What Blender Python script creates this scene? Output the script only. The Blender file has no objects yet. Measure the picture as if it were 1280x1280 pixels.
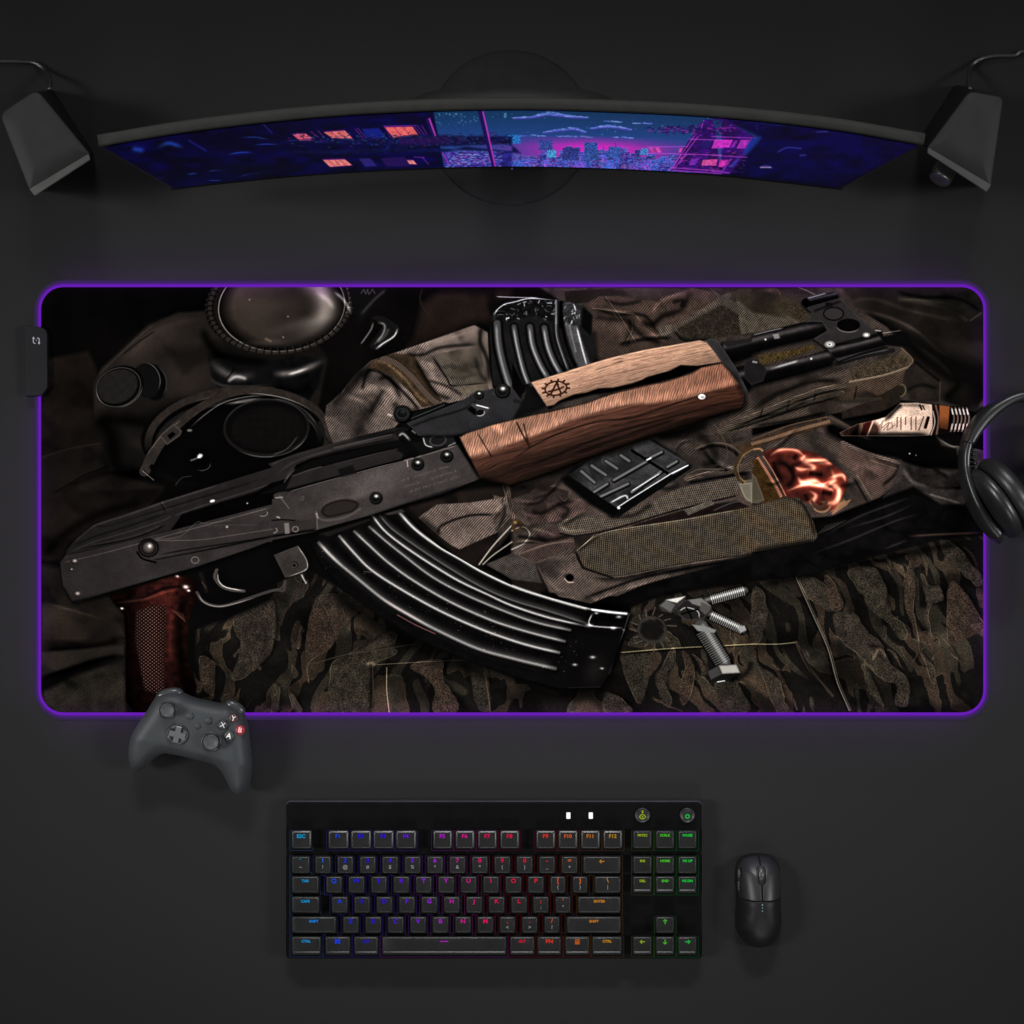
import numpy as np, math
# ------------------------------------------------------------------
# a small painter: the picture printed on the desk mat and the picture
# shown by the monitor are both drawn here, stroke by stroke
# ------------------------------------------------------------------
_rt = np.random.RandomState(7).rand(256, 256).astype(np.float32)

def vnoise(x, y, seed=0):
    x = x + seed * 17.31; y = y + seed * 9.17
    xi = np.floor(x).astype(np.int32); yi = np.floor(y).astype(np.int32)
    fx = (x - xi).astype(np.float32); fy = (y - yi).astype(np.float32)
    fx = fx * fx * (3 - 2 * fx); fy = fy * fy * (3 - 2 * fy)
    a = _rt[yi & 255, xi & 255]; b = _rt[yi & 255, (xi + 1) & 255]
    c = _rt[(yi + 1) & 255, xi & 255]; d = _rt[(yi + 1) & 255, (xi + 1) & 255]
    return (a + (b - a) * fx) * (1 - fy) + (c + (d - c) * fx) * fy

def fbm(x, y, seed=0, o=3):
    r = 0; a = .5; s = 0
    for i in range(o):
        r = r + a * vnoise(x * 2 ** i, y * 2 ** i, seed + i * 3); s += a; a *= .5
    return r / s

def smooth(pts, n=6, closed=False):
    P = np.array(pts, float); N = len(P); out = []
    rng = range(N if closed else N - 1)
    for i in rng:
        p1, p2 = P[i], P[(i + 1) % N]
        p0 = P[i - 1] if (closed or i > 0) else p1 * 2 - p2
        p3 = P[(i + 2) % N] if (closed or i + 2 < N) else p2 * 2 - p1
        for k in range(n):
            t = k / n
            out.append(.5 * (2 * p1 + (p2 - p0) * t + (2 * p0 - 5 * p1 + 4 * p2 - p3) * t * t + (3 * p1 - 3 * p2 + p3 - p0) * t ** 3))
    if not closed: out.append(P[-1])
    return np.array(out)

class Canvas:
    def __init__(s, x0, y0, w, h, K):
        s.x0, s.y0, s.K = x0, y0, K
        s.W, s.H = int(w * K), int(h * K)
        s.C = np.zeros((s.H, s.W, 3), np.float32); s.clipm = None
    def box(s, pts, pad):
        P = np.asarray(pts, float); K = s.K
        a = int(max(0, math.floor((P[:, 0].min() - pad - s.x0) * K))); b = int(min(s.W, math.ceil((P[:, 0].max() + pad - s.x0) * K)))
        c = int(max(0, math.floor((P[:, 1].min() - pad - s.y0) * K))); d = int(min(s.H, math.ceil((P[:, 1].max() + pad - s.y0) * K)))
        if b <= a or d <= c: return None
        return a, b, c, d
    def grid(s, bx):
        a, b, c, d = bx
        x = ((np.arange(a, b) + .5) / s.K + s.x0).astype(np.float32); y = ((np.arange(c, d) + .5) / s.K + s.y0).astype(np.float32)
        return np.meshgrid(x, y)
    def put(s, bx, m, col, mode='mix'):
        a, b, c, d = bx
        if s.clipm is not None: m = m * s.clipm[c:d, a:b]
        R = s.C[c:d, a:b]; m = m[..., None]
        if callable(col): X, Y = s.grid(bx); col = col(X, Y)
        col = np.asarray(col, np.float32)
        if mode == 'mix': R += (col - R) * m
        elif mode == 'add': R += col * m
        else: R *= 1 + (col - 1) * m
    def sd(s, pts, X, Y):
        P = np.asarray(pts, np.float32); N = len(P)
        dm = np.full(X.shape, 1e9, np.float32); ins = np.zeros(X.shape, bool)
        for i in range(N):
            ax, ay = P[i]; bx, by = P[(i + 1) % N]; ex, ey = bx - ax, by - ay; L = ex * ex + ey * ey
            if L < 1e-9: continue
            px = X - ax; py = Y - ay
            t = np.clip((px * ex + py * ey) / L, 0, 1)
            dm = np.minimum(dm, (px - t * ex) ** 2 + (py - t * ey) ** 2)
            if ay != by:
                q = (Y < max(ay, by)) & (Y >= min(ay, by)) & (X < ax + (Y - ay) * ex / ey)
                ins ^= q
        dm = np.sqrt(dm)
        return np.where(ins, -dm, dm)
    def poly(s, pts, col, soft=.5, mode='mix', a=1, sm=0, rim=None):
        """rim = (width, colour multiplier at the very edge)"""
        if sm: pts = smooth(pts, sm, True)
        bx = s.box(pts, soft + 1)
        if bx is None: return
        X, Y = s.grid(bx); d = s.sd(pts, X, Y)
        m = np.clip(.5 - d / (2 * soft), 0, 1) * a
        if callable(col): col = np.asarray(col(X, Y), np.float32)
        if rim is not None:
            k = np.clip(1 + d / rim[0], 0, 1)[..., None]
            col = np.asarray(col, np.float32) * (1 + (rim[1] - 1) * k)
        s.put(bx, m, col, mode)
    def line(s, pts, w, col, mode='mix', a=1, soft=.5, sm=5, prof=0, fade=0):
        """w = half width, a number or one per point; prof 1 = gaussian shoulder; fade = soft ends"""
        pts = np.asarray(pts, float)
        ws = np.full(len(pts), w, float) if np.isscalar(w) else np.array(w, float)
        if sm and len(pts) > 2:
            q = smooth(np.c_[pts, ws], sm); pts = q[:, :2]; ws = q[:, 2]
        n = len(pts); mw = float(ws.max())
        bx = s.box(pts, mw * (2.2 if prof else 1) + soft + 1)
        if bx is None: return
        X, Y = s.grid(bx); best = np.full(X.shape, 1e9, np.float32); T = np.zeros(X.shape, np.float32)
        for i in range(n - 1):
            ax, ay = pts[i]; ex, ey = pts[i + 1] - pts[i]; L = ex * ex + ey * ey + 1e-9
            px = X - ax; py = Y - ay; t = np.clip((px * ex + py * ey) / L, 0, 1)
            dd = np.sqrt((px - t * ex) ** 2 + (py - t * ey) ** 2)
            wi = ws[i] + (ws[i + 1] - ws[i]) * t
            v = dd / np.maximum(wi, .05) if prof else dd - wi
            q = v < best; best = np.where(q, v, best); T = np.where(q, (i + t) / (n - 1), T)
        m = np.exp(-best ** 2 * 1.4) if prof else np.clip(.5 - best / (2 * soft), 0, 1)
        if fade: m = m * np.clip(np.minimum(T, 1 - T) / fade, 0, 1)
        s.put(bx, (m * a).astype(np.float32), col, mode)
    def ell(s, cx, cy, rx, ry, rot, col, soft=.5, mode='mix', a=1, ring=None, arc=None, glow=False):
        r = max(rx, ry) * (2.2 if glow else 1) + (ring or 0)
        bx = s.box([(cx - r, cy - r), (cx + r, cy + r)], soft + 1)
        if bx is None: return
        X, Y = s.grid(bx); c, n = math.cos(math.radians(rot)), math.sin(math.radians(rot))
        u = (X - cx) * c + (Y - cy) * n; v = -(X - cx) * n + (Y - cy) * c
        q = np.sqrt((u / rx) ** 2 + (v / ry) ** 2) + 1e-6
        if glow: m = np.exp(-q * q * 1.4)
        else:
            g = np.sqrt((u / rx ** 2) ** 2 + (v / ry ** 2) ** 2) / q + 1e-6
            d = (q - 1) / g
            if ring: d = np.abs(d) - ring
            m = np.clip(.5 - d / (2 * soft), 0, 1)
        if arc:
            th = np.degrees(np.arctan2(v / ry, u / rx)); mid, half = arc
            dt = np.abs((th - mid + 180) % 360 - 180); m = m * np.clip((half - dt) / 25, 0, 1)
        s.put(bx, (m * a).astype(np.float32), col, mode)
    def clip(s, pts=None, sm=0, soft=.5):
        s.clipm = None
        if pts is None: return
        if sm: pts = smooth(pts, sm, True)
        full = np.zeros((s.H, s.W), np.float32); bx = s.box(pts, 2)
        if bx is not None:
            X, Y = s.grid(bx); full[bx[2]:bx[3], bx[0]:bx[1]] = np.clip(.5 - s.sd(pts, X, Y) / (2 * soft), 0, 1)
        s.clipm = full

def pts_at(ox, oy):
    def f(txt):
        r = []
        for w in txt.split():
            a, b = w.split(','); r.append((ox + float(a) / 4.2667, oy + float(b) / 4.2667))
        return r
    return f
def paint_mat():
    cv = Canvas(48, 356, 1184, 538, 2.0)
    A1, A2, A3, A4 = pts_at(40, 350), pts_at(340, 350), pts_at(640, 350), pts_at(940, 350)
    B1, B2, B3, B4 = pts_at(40, 600), pts_at(340, 600), pts_at(640, 600), pts_at(940, 600)
    P, L, E = cv.poly, cv.line, cv.ell
    rnd = np.random.RandomState(3)
    def A(*c): return np.array(c, np.float32)
    def folds(X, Y, seed, sc=26., k=1.):
        wx = fbm(X / 40, Y / 40, seed + 31) * 60; wy = fbm(X / 38, Y / 38, seed + 37) * 60
        a = fbm((X * .8 + Y * .5 + wx) / sc, (Y * .85 - X * .35 + wy) / (sc * .45), seed + 41, 2)
        r = 1 - np.abs(a * 2 - 1) * 2.2; sl = np.clip((a - .5) * 5, -1, 1)
        return np.clip(1 + k * (.55 * np.clip(r, -.6, 1) * .6 + .42 * sl - .12), .12, 2.2)
    # ---- cloth textures (value = colour field) --------------------
    def twill(base, ang=50, per=2.6, amp=.38, seed=1, nz=.35, fo=.5):
        ca, sa = math.cos(math.radians(ang)), math.sin(math.radians(ang))
        def f(X, Y):
            w = fbm(X / 22, Y / 22, seed + 5) * 3.5
            t = np.sin((X * ca + Y * sa + w) * 2 * math.pi / per)
            t2 = np.sin((-X * sa + Y * ca + w) * 2 * math.pi / (per * 1.4))
            k = 1 + amp * t + amp * .35 * t2 * t
            k = k * (1 - nz / 2 + nz * fbm(X / 3, Y / 3, seed)) * (.75 + .5 * fbm(X / 28, Y / 28, seed + 9)) * folds(X, Y, seed, 46., fo)
            return A(*base) * k[..., None]
        return f
    def web(base, ang, per=3.1, amp=.6, seed=2):
        ca, sa = math.cos(math.radians(ang)), math.sin(math.radians(ang))
        def f(X, Y):
            u = X * ca + Y * sa; v = -X * sa + Y * ca
            k = 1 + amp * np.sin(u * 2 * math.pi / per) + .3 * np.sin(v * 2 * math.pi / 2.3 + np.floor(u / per) * 1.57)
            k = k * (.75 + .5 * fbm(X / 4, Y / 4, seed))
            return A(*base) * np.clip(k, .1, 2)[..., None]
        return f
    def cloth(base, seed=3, amt=.5, sc=30, grain=.3):
        def f(X, Y):
            k = (1 - amt / 2 + amt * fbm(X / sc, Y / sc, seed)) * folds(X, Y, seed, sc * 2.2, .5 * (sc >= 14)) * (1 - grain / 2 + grain * vnoise(X * 1.1, Y * 1.1, seed + 2))
            return A(*base) * k[..., None]
        return f
    def metal(base, seed=4, amt=.35):
        def f(X, Y):
            k = 1 - amt / 2 + amt * fbm(X / 14, Y / 14, seed, 4)
            k = k * (.9 + .2 * vnoise(X * 1.3, Y * 1.3, seed + 1))
            sp = (vnoise(X / 1.1, Y / 1.1, seed + 7) > .985) * .5
            return A(*base) * (k + sp)[..., None]
        return f
    def dark(pts, w, k=.25, a=.9, sm=5, fade=.12): L(pts, w, k, 'mul', a, sm=sm, prof=1, fade=fade)
    def lite(pts, w, k=1.7, a=.8, sm=5, fade=.2): L(pts, w, k, 'mul', a, sm=sm, prof=1, fade=fade)
    def glint(pts, w, c, a=1., sm=5, fade=.12): L(pts, w, c, 'add', a, sm=sm, prof=1, fade=fade)
    def stitch(pts, c, per=2.2, w=.45):
        q = smooth(pts, 12) if len(pts) > 2 else np.array([np.array(pts[0]) + (np.array(pts[1]) - np.array(pts[0])) * t for t in np.linspace(0, 1, 60)])
        d = np.r_[0, np.cumsum(np.hypot(*np.diff(q, axis=0).T))]
        for s0 in np.arange(0, d[-1], per):
            a = [np.interp(s0, d, q[:, 0]), np.interp(s0, d, q[:, 1])]; b = [np.interp(s0 + per * .6, d, q[:, 0]), np.interp(s0 + per * .6, d, q[:, 1])]
            L([a, b], w, c, 'add', .8, sm=0)
    def zipper(pts, w, c, per=2.1):
        q = smooth(pts, 14); d = np.r_[0, np.cumsum(np.hypot(*np.diff(q, axis=0).T))]
        for s0 in np.arange(0, d[-1] - 1, per):
            x, y = np.interp(s0, d, q[:, 0]), np.interp(s0, d, q[:, 1]); x2, y2 = np.interp(s0 + 1, d, q[:, 0]), np.interp(s0 + 1, d, q[:, 1])
            n = np.array([-(y2 - y), x2 - x]); n = n / (np.hypot(*n) + 1e-6)
            L([(x - n[0] * w, y - n[1] * w), (x + n[0] * w, y + n[1] * w)], .55, c, sm=0)

    # ---- ground tone ---------------------------------------------
    full = [(40, 350), (1240, 350), (1240, 900), (40, 900)]
    P(full, cloth((9, 7.5, 7), 11, .9, 60))
    # left: dark brown cloth
    P(A1('40,430 300,380 360,520 330,700 380,860 420,1020 700,1120 600,1280 40,1290'), cloth((27, 20, 16), 5, .8, 26), 3)
    P(A1('40,950 200,900 380,860 410,980 250,1060 120,1130 40,1180'), cloth((33, 25, 20), 6, .6), 2)
    L(A1('40,950 200,900 370,870'), 1.2, A(38, 30, 24), 'add', .5, prof=1)
    stitch(A1('60,1165 180,1100 280,1040 410,990'), A(5, 4, 3), 3)
    L(A1('60,1165 180,1100 280,1040 410,990'), 1.1, .25, 'mul', .8, prof=1)
    P(A1('60,1180 260,1090 420,1040 700,1100 620,1200 340,1220 120,1290 40,1290'), cloth((36, 27, 22), 8, .7), 3)
    lite(A1('240,1090 380,1170 560,1170 690,1140'), 4, 1.35); dark(A1('120,1120 300,1180 420,1230 600,1210'), 6, .55)
    P(B1('40,80 700,40 640,120 330,240 200,330 160,420 90,430 40,420'), cloth((28, 20, 16), 9, .8), 3)
    P(B1('40,90 180,90 330,160 300,220 130,290 40,300'), cloth((34, 24, 19), 12, .8), 5)
    dark(B1('60,420 130,330 260,230 420,160 620,110'), 9, .25)
    dark(B1('50,620 200,640 420,660'), 8, .3)
    P(B1('40,450 150,470 220,640 420,620 500,720 490,880 300,960 40,1050'), cloth((25, 19, 16), 13, .9, 20), 4)
    P(B1('50,660 200,680 480,770 490,830 250,860 50,850'), cloth((34, 27, 22), 14, .7), 3)
    lite(B1('60,655 200,690 400,750'), 2, 1.6); dark(B1('50,900 200,905 350,880 490,850'), 7, .2)
    P(B1('50,920 300,900 490,880 490,930 300,960 160,1010 50,1040'), cloth((31, 26, 22), 15, .5), 2)
    dark(B1('50,1060 200,1010 350,960 480,930'), 4, .15)
    P(B1('60,1130 240,1040 490,960 500,1250 130,1250 60,1200'), cloth((28, 24, 20), 16, .9, 18, .5), 3)
    for i in range(16):
        o = i * 21
        L(B1('%d,%d %d,%d %d,%d' % (150 + o, 1210 - i * 3, 220 + o, 1150 - i * 4, 300 + o * .9, 1060 - i * 3)), .5, A(34, 30, 20), 'add', .55, prof=1, fade=.3)

    E(110, 560, 150, 190, 0, .62, mode='mul', glow=True)
    # ---- gas mask ------------------------------------------------
    mask = A1('330,560 370,470 480,370 620,240 780,175 930,165 1280,150') + A2('120,180 300,420 270,560 240,720 120,640 0,590') + A1('1100,640 840,720 700,800 600,960 560,1010 420,1020 370,880 330,760')
    P(mask, cloth((29, 24, 21), 21, .35, 34, .2), 2)
    lite(A1('470,440 560,370 650,280 800,220 930,210'), 5, 1.35)
    L(A1('360,500 470,395 560,310 640,245'), .7, A(40, 33, 28), 'add', .5, prof=1)
    dark(A1('480,400 570,330 660,270'), 1.2, .3); dark(A1('400,720 600,740 760,660 900,640 1040,600'), 11, .45)
    dark(A1('340,700 420,830 460,1000 600,1020'), 16, .12); dark(A1('360,740 560,760 700,800'), 9, .3)
    lite(A1('800,300 900,380 930,480 860,600'), 12, 1.15)
    dark(A1('930,420 1100,440 1280,480'), 12, .12, 1)
    # rubber nose with shine
    P(A1('940,420 1080,410 1280,430') + A2('120,400 280,420 250,560 200,640 100,610 0,585') + A1('1180,575 1000,590 960,520'), cloth((12, 11, 11), 22, .6, 14), 2)
    glint(A1('940,430 1020,490 1100,520 1200,500'), 6, A(72, 68, 66), .8, fade=.3)
    glint(A1('1040,545 1090,515 1150,530'), 2.5, A(120, 115, 112), .8)
    L(A1('1035,530 1065,495 1080,465'), .7, A(6, 5, 5), a=.9)
    glint(A2('0,500 60,500 130,490 210,460 290,420'), 4.5, A(90, 84, 80), .9, fade=.25)
    glint(A2('80,505 130,492 200,468'), 2, A(120, 116, 112), .9, fade=.3)
    dark(A2('0,560 120,600 220,560'), 9, .3)
    glint(A1('460,470 560,380 700,300 860,260'), 16, A(16, 12, 10), .9, fade=.3); glint(A1('700,480 820,520 900,640'), 20, A(12, 9, 8), .8, fade=.3)
    dark(A1('900,250 960,360 1060,420 1280,440'), 7, .2); glint(A1('940,520 1010,560 1120,570 1280,560'), 2.2, A(40, 37, 35), .8, fade=.3)
    # big eyepiece
    E(350, 381, 94, 61, -6, cloth((14, 12, 11), 23, .6, 6), 1)
    E(350, 380, 88, 60, -6, A(44, 37, 32), 1, ring=2.5); E(350, 380, 83, 57, -6, A(24, 20, 18), 1); E(350, 379, 79, 55, -6, A(16, 13, 12), 1)
    def lens(X, Y):
        np.seterr(all='ignore')
        u = (X - 352) / 78; v = (Y - 383) / 55; r_ = np.sqrt(u * u + v * v)
        b = 84 - 30 * np.clip((u * .8 - v * .35 + .35) * 1.6, 0, 1) - 22 * np.clip(v * 1.2, 0, 1) + 16 * (fbm(X / 18, Y / 12, 31) - .5)
        b = b * .8 * (1 - .8 * np.clip((r_ - .78) * 5, 0, 1))
        g = np.exp(-((r_ - .70) / .17) ** 2) * np.clip(u * 1.7 - .1, 0, 1) * np.clip(1.1 - v * .9, 0, 1) * 95 + np.exp(-(((X - 385) / 34) ** 2 + ((Y - 402 + (X - 385) * .25) / 7) ** 2)) * 26
        g = g + np.exp(-(((X - 330) / 30) ** 2 + ((Y - 429) / 4) ** 2)) * 22
        return np.stack([b * .98 + g, b * .8 + g * .93, b * .68 + g * .88], -1)
    E(352, 383, 78, 55, -5, lens, 1)
    E(352, 383, 79, 56, -5, A(140, 130, 120), .5, ring=.6, arc=(170, 60)); E(352, 383, 79, 56, -5, A(96, 88, 78), .5, ring=.5, arc=(110, 60)); E(352, 383, 79, 56, -5, A(96, 90, 84), .5, ring=.6, arc=(-10, 70))
    glint(A2('230,60 300,110 335,165'), 4, A(70, 68, 64), .7, fade=.3)
    glint(A1('1240,310 1280,330'), 2, A(70, 55, 40), .6)
    for p in (A1('1160,105 1170,112')[0], A2('85,195 90,200')[0], A2('60,305 60,305')[0]): E(p[0], p[1], .8, .8, 0, A(150, 140, 120), 1)
    for i in range(58):      # knurled ring
        th = math.radians(i * 6.2 - 20); c, s_ = math.cos(th), math.sin(th)
        x, y = 350 + 90 * c, 380 + 58 * s_ - c * 6
        br = 120 if (th < .4 or th > 5.3) else 38
        L([(x - c * 3, y - s_ * 3), (x + c * 3.4, y + s_ * 3.4)], .75, A(br, br * .95, br * .9), sm=0, a=.8)
        L([(x - c * 4 + 2, y - s_ * 4 + 1), (x + c * 3 + 2, y + s_ * 3 + 1)], .9, A(6, 5, 5), sm=0, a=.8)
    glint(A2('330,60 385,110 425,180'), 2.2, A(120, 118, 114), .8, fade=.2)
    # side filter
    E(192, 478, 16, 23, -10, A(7, 6, 6), 1.5); E(183, 476, 17, 22, -12, A(13, 12, 12), 1)
    E(181, 475, 19, 22, -14, A(75, 72, 70), .5, ring=.5, arc=(-10, 60)); E(190, 478, 18, 22, -10, A(55, 52, 50), .5, ring=.5, arc=(0, 60))
    E(150, 483, 31, 25, -25, A(7, 6, 6), 1)
    def mesh(X, Y):
        u = X * .9 - Y * .42; v = X * .42 + Y * .9
        k = np.clip(np.sin(u * 2 * math.pi / 2.3) * np.sin(v * 2 * math.pi / 2.3) + .15, 0, 1)
        return A(58, 53, 50) * (.1 + k)[..., None]
    E(147, 483, 26, 20.5, -25, mesh, 1)
    E(148, 484, 28.5, 23.5, -25, A(60, 55, 52), .4, ring=.45); E(150, 484, 30, 24, -25, A(110, 105, 100), .4, ring=.4, arc=(180, 30))
    E(150, 485, 29, 23, -25, A(80, 75, 72), .4, ring=.5, arc=(70, 50))
    # lower eyepiece and strap
    E(288, 547, 112, 60, -3, A(6, 5, 5), 1.5)
    E(298, 549, 113, 62, -4, cloth((42, 35, 31), 25, .5, 8), 1, ring=4.5, arc=(-80, 110)); E(298, 550, 109, 58, -4, A(112, 104, 98), .6, ring=.7, arc=(-75, 48)); E(298, 553, 102, 52, -4, A(25, 23, 22), 1.2, ring=3.2, arc=(-90, 100)); E(298, 553, 99, 50, -4, A(58, 54, 51), .6, ring=.5, arc=(-60, 60))
    L(A1('600,1020 640,940 700,850 780,770 880,690 1000,625 1150,590 1280,588') , [6.5, 6.5, 6, 5.5, 5, 4.5, 4, 4], cloth((46, 38, 33), 24, .5, 8), soft=.6)
    L(A1('640,1060 700,930 800,815 900,740 1020,660 1160,625 1280,625'), 1.2, A(5, 4, 4), soft=.6)
    glint(A1('840,790 920,720 1020,655 1150,622 1280,615'), .9, A(110, 105, 100), .7, fade=.2)
    glint(A1('1040,665 1130,645 1240,632'), 2, A(120, 115, 112), .55, fade=.3)
    glint(A1('600,950 700,820 800,745'), .7, A(55, 48, 42), .8)
    dark(A1('590,1010 640,1055'), 1, .2); glint(A1('583,1012 655,1072'), .7, A(100, 95, 88), .8, sm=0)
    E(190, 584, 3, 3.5, 0, A(5, 4, 4), 1)
    P(A1('680,830 755,770 800,805 790,830 720,880'), A(42, 37, 33), .6, rim=(2.5, 1.7)); P(A1('720,830 750,808 768,822 738,850'), A(6, 5, 5))
    E(237, 538, 3, 1.5, 0, A(100, 95, 90), 1, 'add')
    E(250, 579, 13, 9, 10, A(70, 66, 62), .5, ring=.5, arc=(40, 60)); E(250, 570, 3.2, 2.4, -30, A(220, 215, 210), 1.2, 'add')
    glint(A1('840,965 880,950 900,935'), 1.3, A(90, 88, 85)); glint(A1('760,1100 800,1055 860,1045'), .6, A(50, 46, 44), .8)
    E(333, 535, 54, 36, -2, A(24, 22, 21), 1); E(333, 534, 51, 33, -2, A(9, 8, 8), 1)
    E(333, 535, 53, 36, -2, A(85, 80, 76), .6, ring=.7, arc=(75, 60)); E(333, 535, 53, 36, -2, A(45, 42, 40), .6, ring=.6, arc=(-90, 80))
    cv.clip([(50, 350), (1230, 350), (1230, 900), (50, 900)])
    E(335, 536, 46, 28, -2, lambda X, Y: A(40, 35, 30) * ((np.sin(X * 2) * np.sin(Y * 2.2) > .55) * (.4 + .6 * fbm(X / 9, Y / 9, 3)))[..., None], 3, 'add', .8)
    cv.clip()
    glint(A2('0,630 90,650 180,700 240,770'), .9, A(50, 46, 44), .8); dark(A2('0,950 120,900'), 2, .5)
    glint(A2('0,935 80,900 140,830'), 1.2, A(50, 48, 46), .8)
    # hose and clamp
    P(A2('400,30 620,30 560,110 470,230 440,180'), A(14, 13, 13), 1.5); glint(A2('470,190 540,110 610,50'), 2.2, A(34, 32, 32), .9)
    for q in ('475,70 490,50 500,75 510,50 515,75', '520,75 535,50 550,72'): L(A2(q), .6, A(75, 72, 70), a=.7, sm=0)
    P(A2('530,200 580,190 640,220 680,260 640,320 560,370 520,350 560,290 590,240 560,220'), A(20, 19, 19), 1, sm=3)
    glint(A2('560,225 600,240 590,290 540,350'), 1.6, A(110, 106, 102), .8, fade=.2); glint(A2('672,255 650,300 590,340 550,372'), 1.3, A(190, 186, 180), .9, fade=.2)
    glint(A2('540,220 530,260 490,320 470,345'), 1.2, A(110, 106, 104), .8, fade=.2)
    glint(A2('625,255 600,300 560,335'), 2.5, A(46, 44, 42), .8)
    # ---- pack cloth in the middle ---------------------------------
    P(A2('800,120 1280,40 1280,260 1100,230 1080,250 700,380 760,300'), cloth((24, 17, 14), 26, .8), 4)
    P(A2('800,130 900,60 1150,70 1160,200 1000,240 820,250'), cloth((30, 21, 17), 27, .7), 6)
    L(A2('800,50 790,110 830,190'), .8, A(45, 35, 28), a=.6)
    packA = A2('290,670 370,600 450,500 530,430 650,390 820,330 1080,240 1150,280 1160,480 1180,580 1020,640 740,700 640,800 330,890 280,740')
    P(packA, twill((90, 76, 68), 38, 2.5, .34, 3), .8)
    cv.clip(packA)
    dark(A2('290,690 400,590 480,500 540,450'), 7, .35); dark(A2('380,590 440,520 520,450'), 9, .55)
    dark(A2('540,450 500,510 480,590'), 3, .25); lite(A2('460,600 600,560 660,640'), 5, 1.4)
    dark(A2('550,640 490,740 440,880'), 10, .5); dark(A2('600,580 560,640 520,720'), 4, .4)
    lite(A2('350,700 420,660 500,630'), 6, 1.25); dark(A2('560,530 620,520 660,570 690,640'), 3.5, .35)
    P(A2('500,470 530,430 650,390 760,400 780,440 830,530 910,650 860,670 800,680 740,600 650,520 560,480'), cloth((56, 42, 28), 28, .7, 8, .5), 1)
    lite(A2('520,440 600,440 700,520 780,620 850,670'), 2.2, 1.9); dark(A2('500,480 570,490 660,560 740,640 790,700'), 2.5, .2)
    zipper(A2('580,405 660,440 740,510 800,580 860,640 900,660'), 3.6, A(20, 16, 15)); zipper(A2('585,412 664,446 744,516 804,586 864,646 904,666'), 3.0, A(108, 86, 72), 2.1)
    dark(A2('760,420 860,590 960,640'), 4, .35); dark(A2('700,390 800,400 900,360 1120,340'), 3, .3)
    lite(A2('700,370 850,330 1080,270'), 3, 1.25)
    P(A2('860,400 1000,370 1110,360 1150,560 970,560 930,500'), twill((66, 58, 48), 30, 2.0, .5, 5), 1)
    dark(A2('850,400 930,520 970,565 1150,548'), 1.6, .2); dark(A2('1080,400 1110,500 1150,540'), 3.5, .55)
    dark(A2('820,530 940,570 1020,620'), 2.5, .4); dark(A2('1120,230 1110,330 1150,430 1160,560'), 4, .2)
    P(A2('980,565 1150,555 1160,590 1030,620'), twill((78, 68, 56), 30, 2.0, .5, 5), .8)
    lite(A2('830,480 900,560 960,620'), 5, 1.3); lite(A2('780,450 830,440 880,480'), 3, 1.3)
    dark(A2('640,650 700,700 800,690'), 5, .4); stitch(A2('900,330 1000,295 1110,260'), A(25, 20, 18))
    cv.clip()
    L(A2('255,760 280,830 320,890'), 1.6, A(38, 34, 32)); L(A2('255,760 280,830 320,890'), .6, A(5, 5, 5))
    # ---- centre/top right cloth ------------------------------------
    top = A3('150,40 1280,40') + A4('600,40 900,30 1300,40 1290,640 1190,700 800,640 0,680') + A3('1280,1000 1100,1280 0,1280 0,700 260,300 240,100')
    P(top, twill((50, 41, 36), 52, 2.6, .3, 6), 1.5)
    P(A3('280,60 580,40 640,90 480,85 400,120 290,130'), twill((40, 33, 27), 60, 2.4, .3, 7), 1)
    cp = A3('400,130 460,90 560,85 650,100 740,110 800,90 960,45 1060,60 1110,100 1010,190 860,260 780,300 1000,340 640,470 420,440 430,170')
    P(cp, twill((60, 46, 38), 42, 2.5, .36, 8), 1.2)
    cv.clip(cp)
    dark(A3('430,150 560,185 640,180 720,200 780,290'), 3, .3); lite(A3('430,145 560,165 650,180 690,230'), 1.6, 1.9)
    dark(A3('640,190 620,300 600,360'), 6, .45); lite(A3('520,240 600,260 630,230'), 9, 1.4)
    dark(A3('690,210 740,240 810,190 900,160 960,60'), 5, .25); lite(A3('740,180 800,110 930,60'), 3, 1.8)
    lite(A3('860,200 920,140 960,90'), 4, 1.5); dark(A3('850,120 910,110 900,150'), 3.5, .3); dark(A3('440,200 540,210 620,210'), 4, .5)
    dark(A3('480,100 580,130 700,110'), 3, .4); lite(A3('690,240 780,310 830,330'), 2, 1.5); dark(A3('430,250 440,400 460,470'), 7, .35)
    stitch(A3('640,210 640,270 600,350'), A(60, 48, 40)); stitch(A3('430,150 560,168 650,184'), A(60, 50, 42))
    cv.clip()
    dark(A4('-60,60 60,130 200,200'), 3, .5)
    # velcro panels, webbing band
    P(A3('770,250 880,230 1000,160 1120,80 1180,60 1150,120 980,240 800,300'), web((72, 62, 52), -35, 2.4, .5), 1)
    P(A3('880,260 1120,130 1280,230 1280,290 1050,310 930,320'), cloth((44, 37, 29), 33, .5, 4, .9), 1)
    L(A3('880,255 1120,125 1290,225'), .9, A(70, 58, 44), a=.8, sm=0); dark(A3('860,270 930,325 1060,312'), 2, .3)
    P(A3('1060,50 1280,170 1280,235 1110,110'), twill((60, 53, 44), 35, 2.2, .45, 9), 1)
    P(A4('0,60 120,45 290,150 260,110 300,180 270,230 180,250 0,130'), cloth((58, 46, 33), 34, .5, 4, .8), 1.5)
    P(A4('-90,60 60,130 270,225 260,240 -60,290'), web((70, 61, 50), 40, 2.3, .5), 1)
    L(A4('0,85 60,110 180,190 240,225'), 1, A(92, 80, 62), a=.7); stitch(A4('250,40 300,60 340,80'), A(90, 80, 70))
    P(A3('1150,60 1280,40 1480,100 1460,200 1280,170'), twill((50, 42, 30), 45, 2.3, .4, 10), 2)
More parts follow.
